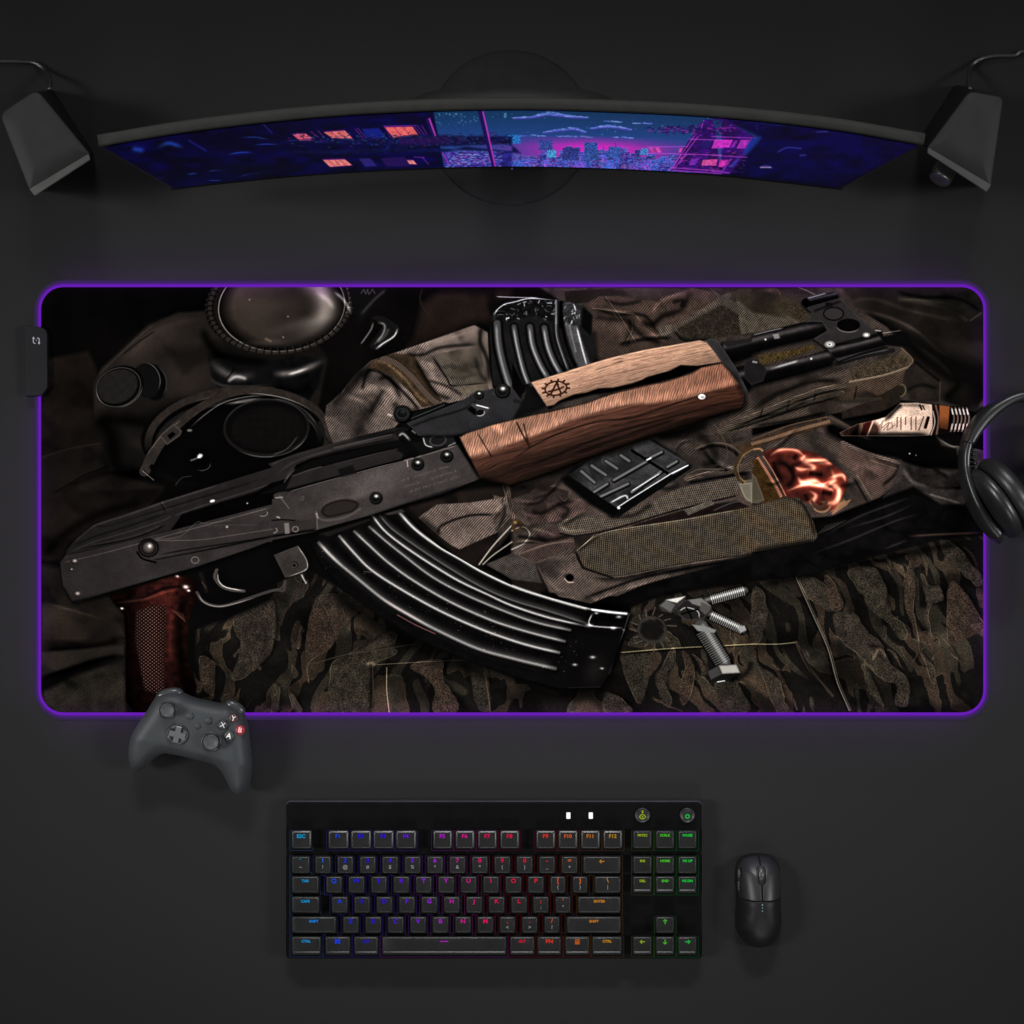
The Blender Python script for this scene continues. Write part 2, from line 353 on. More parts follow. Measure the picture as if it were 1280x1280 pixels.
    for q in ('560,330 700,300 860,290', '760,430 880,390 1000,370'): lite(A3(q), 3, 1.6); dark([(x, y + 4) for x, y in A3(q)], 3, .3)
    L(A3('480,90 560,200 640,330'), .7, A(70, 58, 50), a=.6); stitch(A3('500,90 580,200 660,330'), A(60, 50, 44)); dark(A3('600,200 700,300 800,340'), 4, .35)
    # dark jacket on the right
    jk = A4('480,40 900,30 1240,40 1240,620 1190,700 1000,640 850,620 800,520 860,430 720,250 560,150')
    P(jk, cloth((27, 22, 19), 35, .8, 26, .2), 2)
    cv.clip(jk)
    lite(A4('500,120 640,100 800,150 1000,200 1100,210'), 3, 1.7); lite(A4('520,150 700,190 860,260 1000,380 1130,470'), 2.5, 1.9)
    dark(A4('560,170 760,270 900,400 1060,520 1130,480'), 8, .25); dark(A4('1130,460 1100,560 1020,640'), 6, .3)
    P(A4('780,90 1100,120 1180,200 1140,220 1060,150 780,110'), cloth((44, 40, 30), 36, .4), 2)
    P(A4('860,60 1240,60 1240,200 1160,220 1000,150'), cloth((22, 20, 16), 37, .9, 12), 4)
    lite(A4('790,100 940,110 1080,130'), 1.5, 1.5); dark(A4('760,60 900,90 1100,100 1240,180'), 3, .3)
    P(A4('800,280 1240,460 1240,640 1100,560'), cloth((8, 7, 6), 38, .8), 8); lite(A4('850,330 1000,440 1080,530'), 3, 1.7)
    lite(A4('640,180 760,210 900,290'), 4, 1.4); glint(A4('1160,220 1230,170'), 1.2, A(50, 46, 36), .6)
    cv.clip()
    P(A4('800,540 860,430 1010,540 1000,650 850,640'), cloth((36, 29, 25), 39, .6, 10), 2)
    dark(A4('820,590 900,560 1000,580'), 3, .4); stitch(A4('1005,540 1000,650'), A(40, 32, 28)); dark(A4('850,420 950,500 1010,545'), 2, .3)
    P(A4('800,370 860,430 840,460 790,470 760,420'), cloth((72, 58, 42), 40, .5, 5), 1); L(A4('800,365 858,425 835,462'), .7, A(120, 95, 70), a=.8)
    # wide flap under the barrel
    fl = A4('-160,740 -60,700 150,600 300,540 520,470 800,470 780,600 600,680 400,720 200,760 0,790 -200,830')
    P(fl, twill((60, 49, 41), 60, 2.3, .35, 12), 1)
    P(A4('520,470 640,440 760,400 830,420 820,470 760,480 540,545'), cloth((62, 50, 36), 41, .6, 4, .8), 1)
    P(A4('500,545 820,475 800,570 700,620 420,640 320,640 400,560'), twill((58, 44, 34), 60, 2.3, .35, 13), 1)
    L(A4('520,545 700,510 830,468'), 1.0, A(120, 98, 78), a=.8); stitch(A4('520,540 700,505 830,462'), A(70, 60, 50))
    for q in ('-160,800 60,730 300,650 480,600', '-100,770 100,690 330,600 500,560'):
        L(A4(q), 3.4, twill((66, 56, 46), 75, 2.2, .45, 75), a=.8); lite([(x, y - 3.2) for x, y in A4(q)], .8, 1.9); dark([(x, y + 4.2) for x, y in A4(q)], 1.8, .2)
    for q in ('60,680 40,740', '200,640 185,700', '340,600 330,650', '560,560 545,640'): dark(A4(q), 1.2, .3, sm=0)
    dark(A4('420,650 620,640 760,600'), 3, .2); dark(A4('0,690 160,600 330,540 480,540'), 4, .3)
    P(A4('640,640 780,560 815,580 790,650 700,700 480,740 480,700'), cloth((34, 26, 20), 42, .5, 6), 1)
    E(1125, 488, 7, 8, 20, A(86, 74, 46), .6, ring=.9, arc=(-20, 100)); dark(A4('480,750 650,720 780,680'), 2.5, .3)
    zipper(A4('430,655 560,645 700,630'), 1.6, A(58, 48, 38)); L(A4('0,700 200,660 380,640'), 1, A(70, 56, 44), a=.5, prof=1)
    for q in ('0,780 200,750 420,705', '0,740 180,700 300,640'): dark(A4(q), 2.5, .35)
    # ---- right pouch with copper thing ------------------------------
    pc = A4('-120,880 0,830 250,760 420,720 560,800 600,830 800,960 760,1100 680,1160 420,1260 0,1290 -200,1200')
    P(pc, twill((56, 45, 39), 60, 2.4, .3, 14), 1.5)
    P(A4('380,740 620,840 800,860 1000,880 1090,960 1100,1120 1000,1010 800,960 600,930 400,820'), A(6, 5, 5), 4)
    P(A4('480,860 620,920 790,975 770,1060 660,1160 520,1010 450,960'), twill((66, 49, 42), 65, 2.3, .28, 15), 1)
    lite(A4('520,1010 600,1000 700,1020'), 9, 1.35); dark(A4('690,1100 760,1040 790,980'), 3, .3)
    stitch(A4('630,960 780,1010'), A(40, 34, 28)); stitch(A4('560,1040 640,1170'), A(60, 48, 38)); dark(A4('540,1050 620,1190'), 2, .3)
    L(A4('480,865 620,925 790,975'), 2.2, twill((74, 60, 54), 80, 2.2, .5, 16))
    P(A4('790,970 880,1020 980,1110 1140,1120 1140,1200 1010,1200 860,1100 700,1160 760,1080'), cloth((50, 44, 42), 43, .9, 9), 2)
    lite(A4('800,1000 860,1080 940,1090'), 3, 1.8); lite(A4('900,1130 1040,1170 1130,1200'), 1.5, 2.2); dark(A4('830,1030 930,1080 1050,1090 1120,1110'), 3, .25)
    P(A4('780,960 900,1000 1110,1010 1130,1100 960,1110 860,1060'), cloth((38, 33, 31), 44, .9, 7), 2)
    lite(A4('980,1010 1050,1030 1110,1010'), 3, 1.8); dark(A4('800,960 960,1000 1050,1060'), 3, .4)
    P(A4('980,830 1060,880 1130,900 1240,910 1240,1000 1120,1030 1090,900 1010,880'), cloth((52, 46, 42), 45, .8, 9), 1.5)
    glint(A4('990,845 1060,885 1110,890 1240,912'), 1.0, A(70, 64, 58), .9)
    E(1137, 567, .8, .8, 0, A(200, 200, 200), .6); E(1145, 569, .6, .6, 0, A(150, 150, 150), .6)
    # zip over the pouch
    P(A4('-100,890 0,860 200,790 420,740 440,765 220,830 0,900 -100,930'), cloth((60, 42, 28), 46, .5, 5), 1)
    zipper(A4('0,875 120,840 260,795 420,752'), 1.5, A(150, 110, 80), 1.9); L(A4('0,850 200,775 400,730'), .8, A(96, 70, 48), a=.8)
    dark(A4('0,830 200,755 400,705'), 3, .4)
    def calm(x0, x1, y0, y1, ds, k):
        a, b = int((x0 - cv.x0) * cv.K), int((x1 - cv.x0) * cv.K); c, d = int((y0 - cv.y0) * cv.K), int((y1 - cv.y0) * cv.K)
        V = cv.C[max(c, 0):d, max(a, 0):b]; g = V.mean(-1, keepdims=True); V[:] = (V + (g - V) * ds) * k
    calm(48, 1232, 356, 894, .22, .9)
    # ---- glowing copper foil in the pouch ---------------------------
    hot = A4('60,930 110,900 220,900 330,920 430,980 500,1040 510,1090 470,1180 440,1230 340,1215 300,1190 170,1150 150,1080 100,1000')
    def copper(X, Y):
        k = fbm(X / 9, Y / 9, 51, 3); return np.stack([34 + 50 * k, 14 + 22 * k, 12 + 16 * k], -1)
    P(hot, copper, 2, sm=3)
    cv.clip(hot, 3, 1.5)
    for q, w, k in (('90,940 150,905 230,905 290,950', 2.5, .8), ('270,940 300,960 400,970 430,990', 3, .9), ('290,930 270,960 330,1000 290,1020', 3, 1),
                    ('220,990 260,1010 340,1000', 2.5, .8), ('240,1045 270,1080 330,1070 380,1090', 3.2, 1.1), ('180,1130 280,1090 360,1095 420,1070', 2.6, 1),
                    ('420,1000 440,1060 420,1090 460,1110 460,1160 430,1190 350,1180', 3.4, 1.2), ('400,1060 480,1040 500,1080', 2.6, .8), ('300,1120 340,1150 320,1190 360,1210', 2.6, .8),
                    ('330,1090 400,1105 440,1130', 3, .9)):
        glint(A4(q), w * 2.6, A(95, 36, 28), k * .6, fade=.3); glint(A4(q), [w * .3] + [w * 1.05] * (len(q.split()) - 2) + [w * .25], A(205, 165, 135), k * .8, fade=.3)
    for q in ('130,960 200,1000 220,1060 180,1110', '300,1030 380,1040', '280,1140 300,1180', '370,1130 430,1140', '240,930 220,960', '110,960 130,1020 160,1070'):
        dark(A4(q), 4, .3)
    E(1038, 608, 6, 4, 0, .25, mode='mul', glow=True); E(1010, 583, 8, 6, 20, .5, mode='mul', glow=True)
    cv.clip()
    glint(A4('420,1250 480,1190 500,1180'), 4, A(90, 60, 40), .7)
    for i in range(7): L(A4('%d,%d %d,%d' % (430 + i * 12, 1250 - i * 8, 465 + i * 10, 1190 - i * 3)), .6, A(150, 110, 80), a=.7, sm=0)
    zipper(A4('30,950 70,1010 120,1090 160,1165'), 1.5, A(190, 120, 90), 2.0)
    L(A4('60,940 100,1000 150,1090 180,1150'), .6, A(210, 150, 120), a=.6)
    P(A4('0,960 30,955 130,1120 150,1165 60,1190 0,1180'), cloth((52, 36, 18), 47, .5, 5), 1)
    glint(A4('0,905 40,900 60,915'), 1.5, A(120, 80, 50), .8)
    E(1027, 628, 12, 12, 20, A(120, 90, 66), .6, ring=1.2, arc=(60, 80)); E(1024, 622, 10, 12, 0, A(60, 44, 34), 1, ring=2, arc=(90, 90))
    # ---- bottle ------------------------------------------------------
    bt = A4('470,815 560,770 640,752 715,730 760,690 790,657 880,655 960,665 970,690 962,800 945,828 800,832 640,830 480,830')
    P(bt, cloth((196, 168, 150), 48, .35, 12, .25), .8)
    cv.clip(bt)
    L(A4('500,800 640,800'), 10, A(60, 38, 32), a=1, sm=0, soft=3); L(A4('585,755 575,830'), 2.2, A(150, 110, 84), sm=0); L(A4('540,770 520,830'), 3.5, A(120, 76, 60), sm=0)
    L(A4('630,740 590,830'), 3.2, A(62, 18, 14), sm=0); L(A4('650,745 615,830'), .9, A(190, 160, 140), sm=0)
    dark(A4('640,825 800,822 950,828'), 3, .4); dark(A4('720,745 760,690 800,660'), 4, .5)
    L(A4('940,735 925,785'), 2, A(30, 14, 12), sm=0); L(A4('915,730 890,800'), .7, A(90, 70, 60), sm=0)
    L(A4('895,668 905,690'), 1.2, A(40, 22, 18), sm=0); L(A4('910,670 920,690'), .8, A(40, 22, 18), sm=0)
    for x, n in ((875, 5), (850, 5), (820, 3), (795, 5), (775, 4)):     # small print lines, unreadable in the picture
        for j in range(n):
            y = 733 + j * 14 + (x * 7 % 5); L(A4('%d,%d %d,%d' % (x, y, x - 2, y + 8)), .75, A(70, 46, 40), sm=0, a=.8)
    for q_, w_, k_ in (('480,826 700,829 950,826', 5, .3), ('500,745 720,700 800,668 950,672', 3, .55)): dark(A4(q_), w_, k_)
    E(1068, 540, 17, 16, 0, .12, mode='mul', glow=True); lite(A4('640,775 760,740 940,730'), 4, 1.18); dark(A4('700,760 760,700 800,662'), 3, .35)
    L(A4('680,780 700,750 690,790 730,760 720,800 760,775 740,790'), .5, A(90, 66, 58), a=.8); L(A4('700,800 740,760 750,790'), .5, A(90, 66, 58), a=.8)
    cv.clip()
    P(A4('960,665 1000,660 1000,825 945,830 965,780'), A(26, 18, 16), .8); L(A4('980,670 995,740 985,820'), 1.2, A(120, 90, 76), a=.8); L(A4('965,700 975,760 955,825'), .8, A(190, 170, 160), a=.8)
    P(A4('1000,668 1055,675 1055,770 1040,800 1000,790'), lambda X, Y: A(122, 70, 40) * (1.15 - .6 * np.clip((Y - 520) / 16, 0, 1))[..., None], .6)
    P(A4('1055,672 1150,680 1165,720 1150,800 1060,815 1000,822 1000,790 1045,800'), A(16, 12, 11), .8)
    for i in range(5):
        x = 1064 + i * 20
        L(A4('%d,%d %d,%d %d,%d' % (x, 682, x + 14, 740, x - 4, 806)), 1.0, A(120, 100, 92), a=.8); L(A4('%d,%d %d,%d' % (x + 2, 690, x + 8, 715)), .9, A(225, 210, 205), a=.9, sm=0)
        L(A4('%d,%d %d,%d' % (x + 4, 770, x, 795)), .9, A(190, 170, 165), a=.9, sm=0)
    # ---- centre cloth below the handguard ----------------------------
    P(B2('700,150 1000,60 1500,0 1560,560 1280,640 1000,420'), twill((26, 20, 17), 45, 2.6, .3, 71), 3)
    ct = B2('1180,80 1280,100') + B3('300,0 700,60 1200,0 1280,80 1280,300 560,620 200,600 140,480 0,460') + B2('1220,420 1200,250')
    P(ct, twill((60, 49, 43), 45, 2.6, .3, 17), 1)
    P(B2('780,200 880,130 1060,120 1250,90 1270,200 1200,280 1000,370 960,350 880,290'), twill((80, 67, 60), 42, 2.6, .42, 18), 1)
    dark(B2('880,290 910,240 1050,190 1200,185'), 2, .2); dark(B2('780,190 860,260 900,300'), 5, .4); dark(B2('1230,90 1240,180 1190,290'), 3, .4)
    P(B2('1120,470 1280,260 1280,560'), A(7, 6, 6), 3)
    L(B2('1105,450 1180,350 1280,240'), .9, A(150, 140, 128)); L(B2('1125,450 1180,400 1280,330'), .8, A(130, 122, 112))
    L(B3('0,270 60,250 95,290 60,340 0,370'), .9, A(140, 130, 120)); P(B2('1140,450 1280,390 1400,450 1440,550 1280,530'), web((56, 50, 46), 40, 2.0, .4), 1)
    E(646, 657, 5, 6, 30, A(66, 44, 20), .8, ring=1.6); E(644, 653, 2.5, 2, 0, A(140, 110, 60), .8, a=.8)
    P(B3('60,150 110,100 250,90 380,100 400,160 240,220 100,240'), twill((66, 50, 45), 35, 2.5, .4, 19), 1.2)
    dark(B3('100,160 160,180 250,130 340,110'), 4, .35); lite(B3('60,170 110,190 200,180'), 2.4, 1.7); dark(B3('230,120 300,160 260,210'), 4, .4)
    P(B3('100,60 160,20 300,60 300,110 120,130'), twill((38, 30, 27), 45, 2.2, .4, 20), 1.5)
    P(B3('40,400 120,290 240,240 380,290 440,270 380,340 120,440'), twill((56, 43, 39), 40, 2.4, .35, 21), 1); lite(B3('50,400 160,350 300,320 380,320'), 1.5, 1.6); dark(B3('120,290 200,320 330,290'), 3.5, .4)
    for q, w, a_ in (('700,700 820,640 960,600 1100,590', 5, 70), ('640,760 760,800 900,780 1000,720', 4, 60), ('1000,860 1080,960 1180,1010 1280,1010', 4, 70)):
        lite(A3(q), w, 1.9); dark([(x + 1, y + w * 1.3) for x, y in A3(q)], w, .2)
    L(A3('930,1060 1040,1035 1160,1030 1280,990'), 3.2, twill((70, 58, 50), 70, 2.2, .5, 72)); dark(A3('930,1085 1060,1060 1280,1020'), 2, .15); lite(A3('940,1048 1060,1020 1270,975'), .8, 1.9)
    L(A3('980,900 1060,870 1160,880 1240,940'), 1.0, A(92, 78, 66), a=.7); dark(A3('980,915 1070,885 1160,900 1230,960'), 2.4, .2)
    L(A3('860,1150 1000,1110 1180,1090 1280,1060'), .9, A(84, 72, 62), a=.6); dark(A3('860,1165 1000,1125 1180,1105'), 2.4, .25)
    L(B2('1240,130 1260,60 1250,0') , 2.6, twill((64, 54, 48), 10, 2.2, .5, 73)); L(B3('-20,40 -10,150 10,200'), 2.4, twill((70, 58, 50), 10, 2.2, .5, 74)); L(B3('-50,20 -30,100 -5,190'), .7, A(96, 84, 74), a=.7)
    lite(B3('60,250 160,270 240,300'), 2, 1.7); dark(B3('20,300 100,310 200,330'), 3, .25); L(B3('40,395 130,360 240,335 370,325'), .7, A(110, 92, 80), a=.7)
    # webbing flaps
    P(B3('240,240 290,205 500,190 640,160 900,40 1200,-20 1280,20 1180,80 860,160 560,250 340,295 260,280'), web((68, 59, 50), 20, 2.3, .5, 22), .8)
    L(B3('255,285 350,298 560,255 860,165 1190,85'), .9, A(18, 14, 12)); dark(B3('500,190 640,190 760,120'), 4, .4); lite(B3('250,240 300,270 420,265'), 2, 1.5)
    P(B3('640,240 920,160 940,190 1060,130 1200,110 1280,150 1280,180 700,260'), cloth((26, 18, 16), 51, .6, 8), 1)
    P(B3('920,160 1060,105 1080,130 940,185'), web((78, 70, 62), 70, 2.0, .4), .8); L(B3('1080,160 1180,120 1280,110'), .9, A(64, 60, 58), a=.8)
    P(B3('120,450 200,420 340,390 380,460 550,520 900,440 1280,400 1260,420 800,530 560,600 420,660 250,620 190,560'), twill((72, 60, 53), 45, 2.6, .32, 23), 1)
    cv.clip(B3('120,450 200,420 340,390 380,460 550,520 900,440 1280,400 1260,420 800,530 560,600 420,660 250,620 190,560'))
    dark(B3('360,640 520,580 700,520 1000,460 1260,420'), 2.4, .2); dark(B3('340,400 380,470 550,530 900,455'), 5, .35); lite(B3('380,660 560,600 760,535'), 2, 1.4)
    dark(B3('800,500 1000,460 1260,420'), 7, .35); lite(B3('160,480 220,570 300,600'), 3, 1.35); cv.clip()
    E(711, 722, 7, 5.5, 0, A(54, 42, 38), .8); E(712, 722, 5, 4.2, 0, A(8, 6, 6), .8); glint(B3('275,520 300,545 335,545'), .9, A(130, 115, 105), .9)
    stitch(B3('140,460 190,560 250,618 330,625'), A(40, 30, 26))
    # big green webbing strap
    st = B3('340,380 440,300 560,260 900,210 1280,140') + B4('0,140 180,95 250,95 290,140 330,230 350,300 330,330 0,385') + B3('1280,395 1000,430 860,460 545,517 380,465')
    P(st, web((58, 50, 40), 4, 2.6, .4, 24), .8)
    cv.clip(st)
    dark(B3('340,380 380,470 545,520 860,462 1280,400'), 2.5, .4); lite(B3('440,310 640,262 900,220 1280,150'), 3, 1.25)
    dark(B4('250,100 300,180 340,310'), 3, .4); dark(B4('0,375 330,325'), 4, .5); dark(B3('345,380 420,330 470,290'), 3, .55); dark(B4('90,95 200,90 260,130'), 3, .55)
    cv.clip()
    glint(B3('350,372 440,305 560,266 900,214 1280,146'), .5, A(70, 62, 50), .9); glint(B3('380,466 545,517 860,460 1280,398'), .5, A(60, 52, 42), .9)
    P(B3('325,300 440,290 345,378'), twill((50, 41, 36), 40, 2.4, .35, 76), .5); P(B3('330,400 378,468 545,522 420,520 340,480'), twill((66, 55, 48), 45, 2.6, .32, 77), .6); glint(B3('345,378 438,296'), .6, A(80, 70, 58), .9, sm=0, fade=.02); dark(B3('338,384 378,470 545,524'), 1.6, .15, sm=0, fade=.02)
    # buckle tab
    P(B3('1200,10 1280,0 1280,115 1250,110'), A(66, 62, 54), .8, rim=(2, 1.5)); P(B4('0,10 40,40 65,110 30,125 0,120'), A(58, 54, 44), .8, rim=(2, 1.4))
    P(A3('1210,1085 1280,1080 1280,1190 1240,1160'), A(96, 90, 78), .8, rim=(2.5, 1.3)); P(A4('0,1030 20,1050 65,1170 0,1190'), A(66, 60, 50), .8, rim=(2, 1.3))
    L(A3('1280,890 1220,930 1190,1000 1200,1050 1230,1080'), 1.7, A(62, 44, 26)); L(A3('1280,905 1230,940 1205,1000 1215,1050 1245,1080'), .7, A(120, 92, 58), a=.8)
    L(A3('1080,770 1130,850 1150,930 1110,980 1000,1000'), .8, A(74, 60, 48), a=.6); L(A3('1100,740 1160,830 1180,930 1120,1000 960,1030'), .7, A(60, 48, 40), a=.6)
    dark(A3('980,820 1060,880 1080,960 1000,1000'), 7, .4); dark(A3('760,840 900,820 1060,760'), 9, .2, 1)
    L(A3('930,1040 1000,1010 1130,1010'), .9, A(84, 72, 60), a=.7)
    # black jacket fold running to the right
    P(B4('0,390 340,320 520,220 700,130 860,80 1000,130 1240,130 1240,300 1000,320 700,400 430,480 180,530 0,560') + B3('1280,420 1100,520 700,640 620,640 800,540'), cloth((9, 8, 8), 52, .8, 14, .4), 3)
    for q in ('300,400 520,320 760,220 900,180', '380,300 560,200 740,130 850,90', '700,370 830,320', '500,260 700,200 860,130'):
        L(B4(q), 1.6, A(30, 28, 28), 'add', .7, prof=1, fade=.3)
    L(B4('830,300 1000,290 1240,280'), 1.6, A(52, 38, 32), 'add', .8, prof=1, fade=.2)
    for i in range(6): L(B4('%d,%d %d,%d' % (350 + i * 14, 290 - i * 6, 400 + i * 20, 240 - i * 5)), .5, A(54, 50, 46), a=.6, sm=0)

    # ---- tiger stripe camouflage --------------------------------------
    camo = B1('880,800 1000,720 1280,600') + B2('0,560 200,480 480,660 800,870 1280,1050') + B3('250,1140 560,1000 640,680 800,620') + B4('0,545 180,530 430,480 700,400 1000,320 1240,300 1290,1290') + B1('850,1290')
    def camof(X, Y):
        wx = fbm(X / 26, Y / 40, 61) * 26; wy = fbm(X / 30, Y / 30, 62) * 24
        sl_ = np.clip((X - 560) / 260, 0, 1) * .75 - .2; u = X - sl_ * (Y - 640) + wx * .9 + 9 * np.sin(Y / 17 + X / 60)
        s1 = fbm((u + wx * .8) / 16, (Y + wy * .9) / 62, 63, 2); s2 = fbm((u - wx * .7) / 11, (Y + wy * .9) / 46, 64, 2)
        g = .7 + .6 * vnoise(X * 1.2, Y * 1.2, 65)
        base = A(19, 17, 15) * np.ones(X.shape + (1,), np.float32)
        e1 = np.clip((s1 - .56) * 22, 0, 1)[..., None]; e2 = np.clip((s2 - .6) * 22, 0, 1)[..., None]
        ed = np.exp(-((s1 - .575) / .012) ** 2)[..., None] * .5
        c = base * (1 - e1) + A(50, 41, 33) * e1; c = c * (1 - e2) + A(42, 38, 31) * e2; c = c + A(58, 48, 36) * ed
        sh = (.42 + .85 * fbm(X / 45, Y / 38, 66)) * folds(X, Y, 67, 60., .6)
        return c * g[..., None] * sh[..., None]
    P(camo, camof, 2)
    def patch(q, base=(62, 50, 38), edge=(52, 46, 36), sd=1):
        q = smooth(q, 5, True); jx = (fbm(q[:, 0] / 7, q[:, 1] / 7, sd) - .5) * 4; q = q + np.c_[jx, -jx]
        P(q, cloth(base, 70 + sd, .7, 9, 1.1), .9, a=.8)
        n = len(q); k0 = (sd * 7) % n; qq = np.roll(q, k0, 0)
        L(qq[:n // 3], .5, A(*edge), 'add', .8, sm=0, prof=1, fade=.3); L(qq[n // 2:n // 2 + n // 4 + 2], .5, A(*edge), 'add', .6, sm=0, prof=1, fade=.3)
        L([(x + 2.5, y) for x, y in q[:n // 2]], 2.2, .5, 'mul', .7, sm=0, prof=1, fade=.3)
    cs = [B2('230,640 300,610 440,620 480,680 380,780 310,900 200,970 190,1090 180,950 190,790'), B2('320,980 420,930 640,890 660,930 540,1000 530,1240 300,1240 310,1080'),
          B2('410,930 520,860 620,800 660,850 560,900'), B2('130,870 160,780 150,890'), B2('0,1090 40,1130 30,1230 0,1240'), B2('90,1110 160,1230 120,1230'),
          B2('740,990 900,960 910,1060 980,1160 980,1240 860,1240 870,1130 830,1060'), B2('1060,990 1130,990 1160,1120 1160,1230 1090,1200'),
          B1('1080,720 1280,620 1280,900 1180,1010 1120,1060 1060,1060 1110,900'), B1('900,940 970,980 960,1150 900,1080'),
          B3('580,960 600,930 740,920 740,1000 690,1190 640,1120'), B3('850,900 860,960 820,1060 850,1180 820,1200 760,1060 800,1000'), B3('910,910 960,960 970,1080 920,1200 890,1130 920,1010'),
          B3('620,880 700,800 840,820 900,890 760,890'), B3('500,1130 600,1180 640,1240 500,1240'), B3('960,920 1030,1000 1010,1010'), B3('1080,1080 1180,1060 1270,1200 1240,1240 1140,1240'),
          B4('250,530 330,520 420,600 430,700 320,640'), B4('390,510 450,570 490,670 430,700 400,620'), B4('510,490 640,460 710,560 720,650 750,720 830,800 800,850 720,760 620,680 580,590'),
          B4('430,720 540,710 610,800 690,880 720,960 830,1070 830,1200 760,1200 770,1100 690,1060 600,960 480,860'), B4('820,400 880,400 900,470 860,480 870,600 860,700 890,860 850,780 810,600 810,520 840,450'),
          B4('590,980 640,1060 700,1190 690,1200 620,1120'), B4('900,500 950,560 1000,560 1020,640 960,660 940,720 960,840 920,740 930,640'), B4('1060,540 1130,590 1220,740 1230,800 1130,850 1050,860 1040,670'),
          B4('1000,320 1080,350 1160,430 1230,530 1200,560 1110,480 1040,420'), B4('880,860 930,950 970,1000 980,1130 950,1050'), B4('1040,870 1110,960 1050,920'), B4('730,420 750,490 720,450'),
          B4('0,960 60,1000 150,1080 180,1200 230,1240 130,1240 60,1060'), B4('110,990 170,1060 240,1230'), B4('860,970 900,900 910,900'), B4('0,590 60,600 80,720 40,860 0,840')]
    cv.clip(camo, soft=2)
    for i, q in enumerate(cs): patch(q, ((50, 40, 33), (42, 38, 31), (46, 40, 34))[i % 3], sd=i)
    # seams and edges
    dark(B2('540,980 530,1100 530,1240'), 4, .35); L(B2('535,985 540,1100 535,1240'), .7, A(60, 48, 38), a=.6)
    stitch(B2('612,1000 612,1120 625,1240'), A(130, 120, 100), 2.0, .4); stitch(B2('560,985 720,975 900,965 1040,960'), A(80, 72, 60), 2.0, .4)
    glint(B2('500,985 530,975 550,990'), 2.2, A(70, 60, 50), .8); L(B2('220,980 400,930 600,900 760,875'), .6, A(60, 54, 44), a=.7)
    L(B2('1130,1000 1150,1120 1165,1240'), .7, A(80, 66, 54), a=.7)
    stitch(B3('580,920 760,905 900,895 1100,885 1280,875'), A(110, 104, 76), 1.9, .5); dark(B3('580,930 900,903 1280,883'), 1.2, .35, sm=0)
    stitch(B4('0,875 140,875 240,865'), A(110, 104, 80), 1.9, .5)
    L(B4('235,865 290,980 350,1060 430,1150'), 1.8, A(56, 46, 38), a=.7); dark(B4('250,890 310,1010 400,1130'), 1.2, .3)
    dark(B4('230,520 320,720 400,900 450,1080 520,1240'), 3, .25); L(B4('235,520 325,720 405,900 455,1080 520,1230'), .7, A(130, 122, 108), a=.65); stitch(B4('245,520 335,720 415,900 465,1080 530,1230'), A(60, 56, 50), 1.8, .4)
    glint(B4('640,970 680,900 720,950'), 2.5, A(46, 38, 30), .8); dark(B4('620,880 700,900 760,980'), 3, .5)
    dark(B3('0,1100 250,1140 480,1110 560,1000'), 14, .3); dark(B2('300,560 500,720 800,900 1280,1080'), 14, .2); dark(B4('0,570 300,500 700,420 1240,310'), 7, .3)
    dark(B4('560,1250 900,1240 1240,1200'), 9, .5)
    # ring mark and burst printed on the cloth
    E(815, 787, 17, 15.5, 10, A(44, 42, 40), .8, ring=1.3, a=.8); E(815, 787, 14, 13, 0, A(14, 13, 13), 1.5, a=.8)
    for i in range(15):
        th = math.radians(i * 24 + 8); L([(815 + 20 * math.cos(th), 787 + 18 * math.sin(th)), (815 + (25 + i % 3 * 3) * math.cos(th + .1), 787 + (22 + i % 4 * 2) * math.sin(th + .1))], .8, A(72, 62, 54), a=.8, sm=0)
    cv.clip()

    # ---- upper magazine behind the handguard -----------------------------
    P(A2('1150,130 1280,90 1280,600 1180,560 1150,420') + A3('0,600'), A(10, 9, 9), 2)
    um = A2('1170,190 1200,150 1280,100') + A3('0,130 60,100 240,110 340,120 420,190 440,400 400,470 100,550 60,560 0,440') + A2('1280,600 1220,590 1180,560 1160,300')
    P(um, cloth((24, 23, 23), 81, .5, 12), 1)
    cv.clip(um)
    def rib(T, q, w, hi=150, base=70):
        L(T(q), w * 1.9, A(9, 9, 9), soft=1); L(T(q), w, A(base, base * .97, base * .96), a=.9, soft=1.2); glint([(x - w * .25, y) for x, y in T(q)], w * .45, A(hi, hi, hi), .5, fade=.1)
    rib(A2, '1200,230 1210,350 1240,480 1280,600', 4.2, 110, 62)
    rib(A3, '10,250 30,360 60,480 90,560', 3.0, 150, 66); rib(A3, '95,250 110,350 150,450 190,520', 3.4, 150, 66); rib(A3, '172,255 190,350 220,430 260,500', 3.4, 150, 66)
    rib(A3, '235,200 240,300 270,400 300,480', 2.0, 120, 50)
    L(A3('300,150 320,260 350,360 390,470'), 8, cloth((66, 64, 64), 82, .5, 8), soft=1.5); dark(A3('262,130 275,280 310,400 350,480'), 3, .2)
    glint(A3('345,250 370,350 400,460'), 1.3, A(150, 150, 148), .8); L(A3('300,160 310,260 340,380'), 1.2, A(110, 108, 106), a=.6)
    # crumpled shiny end
    P(A2('1170,190 1190,150 1280,95') + A3('30,100 240,105 230,230 130,190 0,215') + A2('1280,225 1180,210'), cloth((14, 14, 14), 83, .9, 4), 1)
    for i in range(70):
        x = 612 + rnd.rand() * 84; y = 376 + rnd.rand() * 24 - (x - 612) * .02; ln = 1.5 + rnd.rand() * 5; th = rnd.rand() * 3.1
        edge = 1 if (y < 381 or x > 690 or y > 394) else .45
        L([(x, y), (x + ln * math.cos(th), y + ln * math.sin(th) * .6)], .45, A(170, 172, 174), 'add', edge * rnd.rand(), sm=0)
    cv.clip()
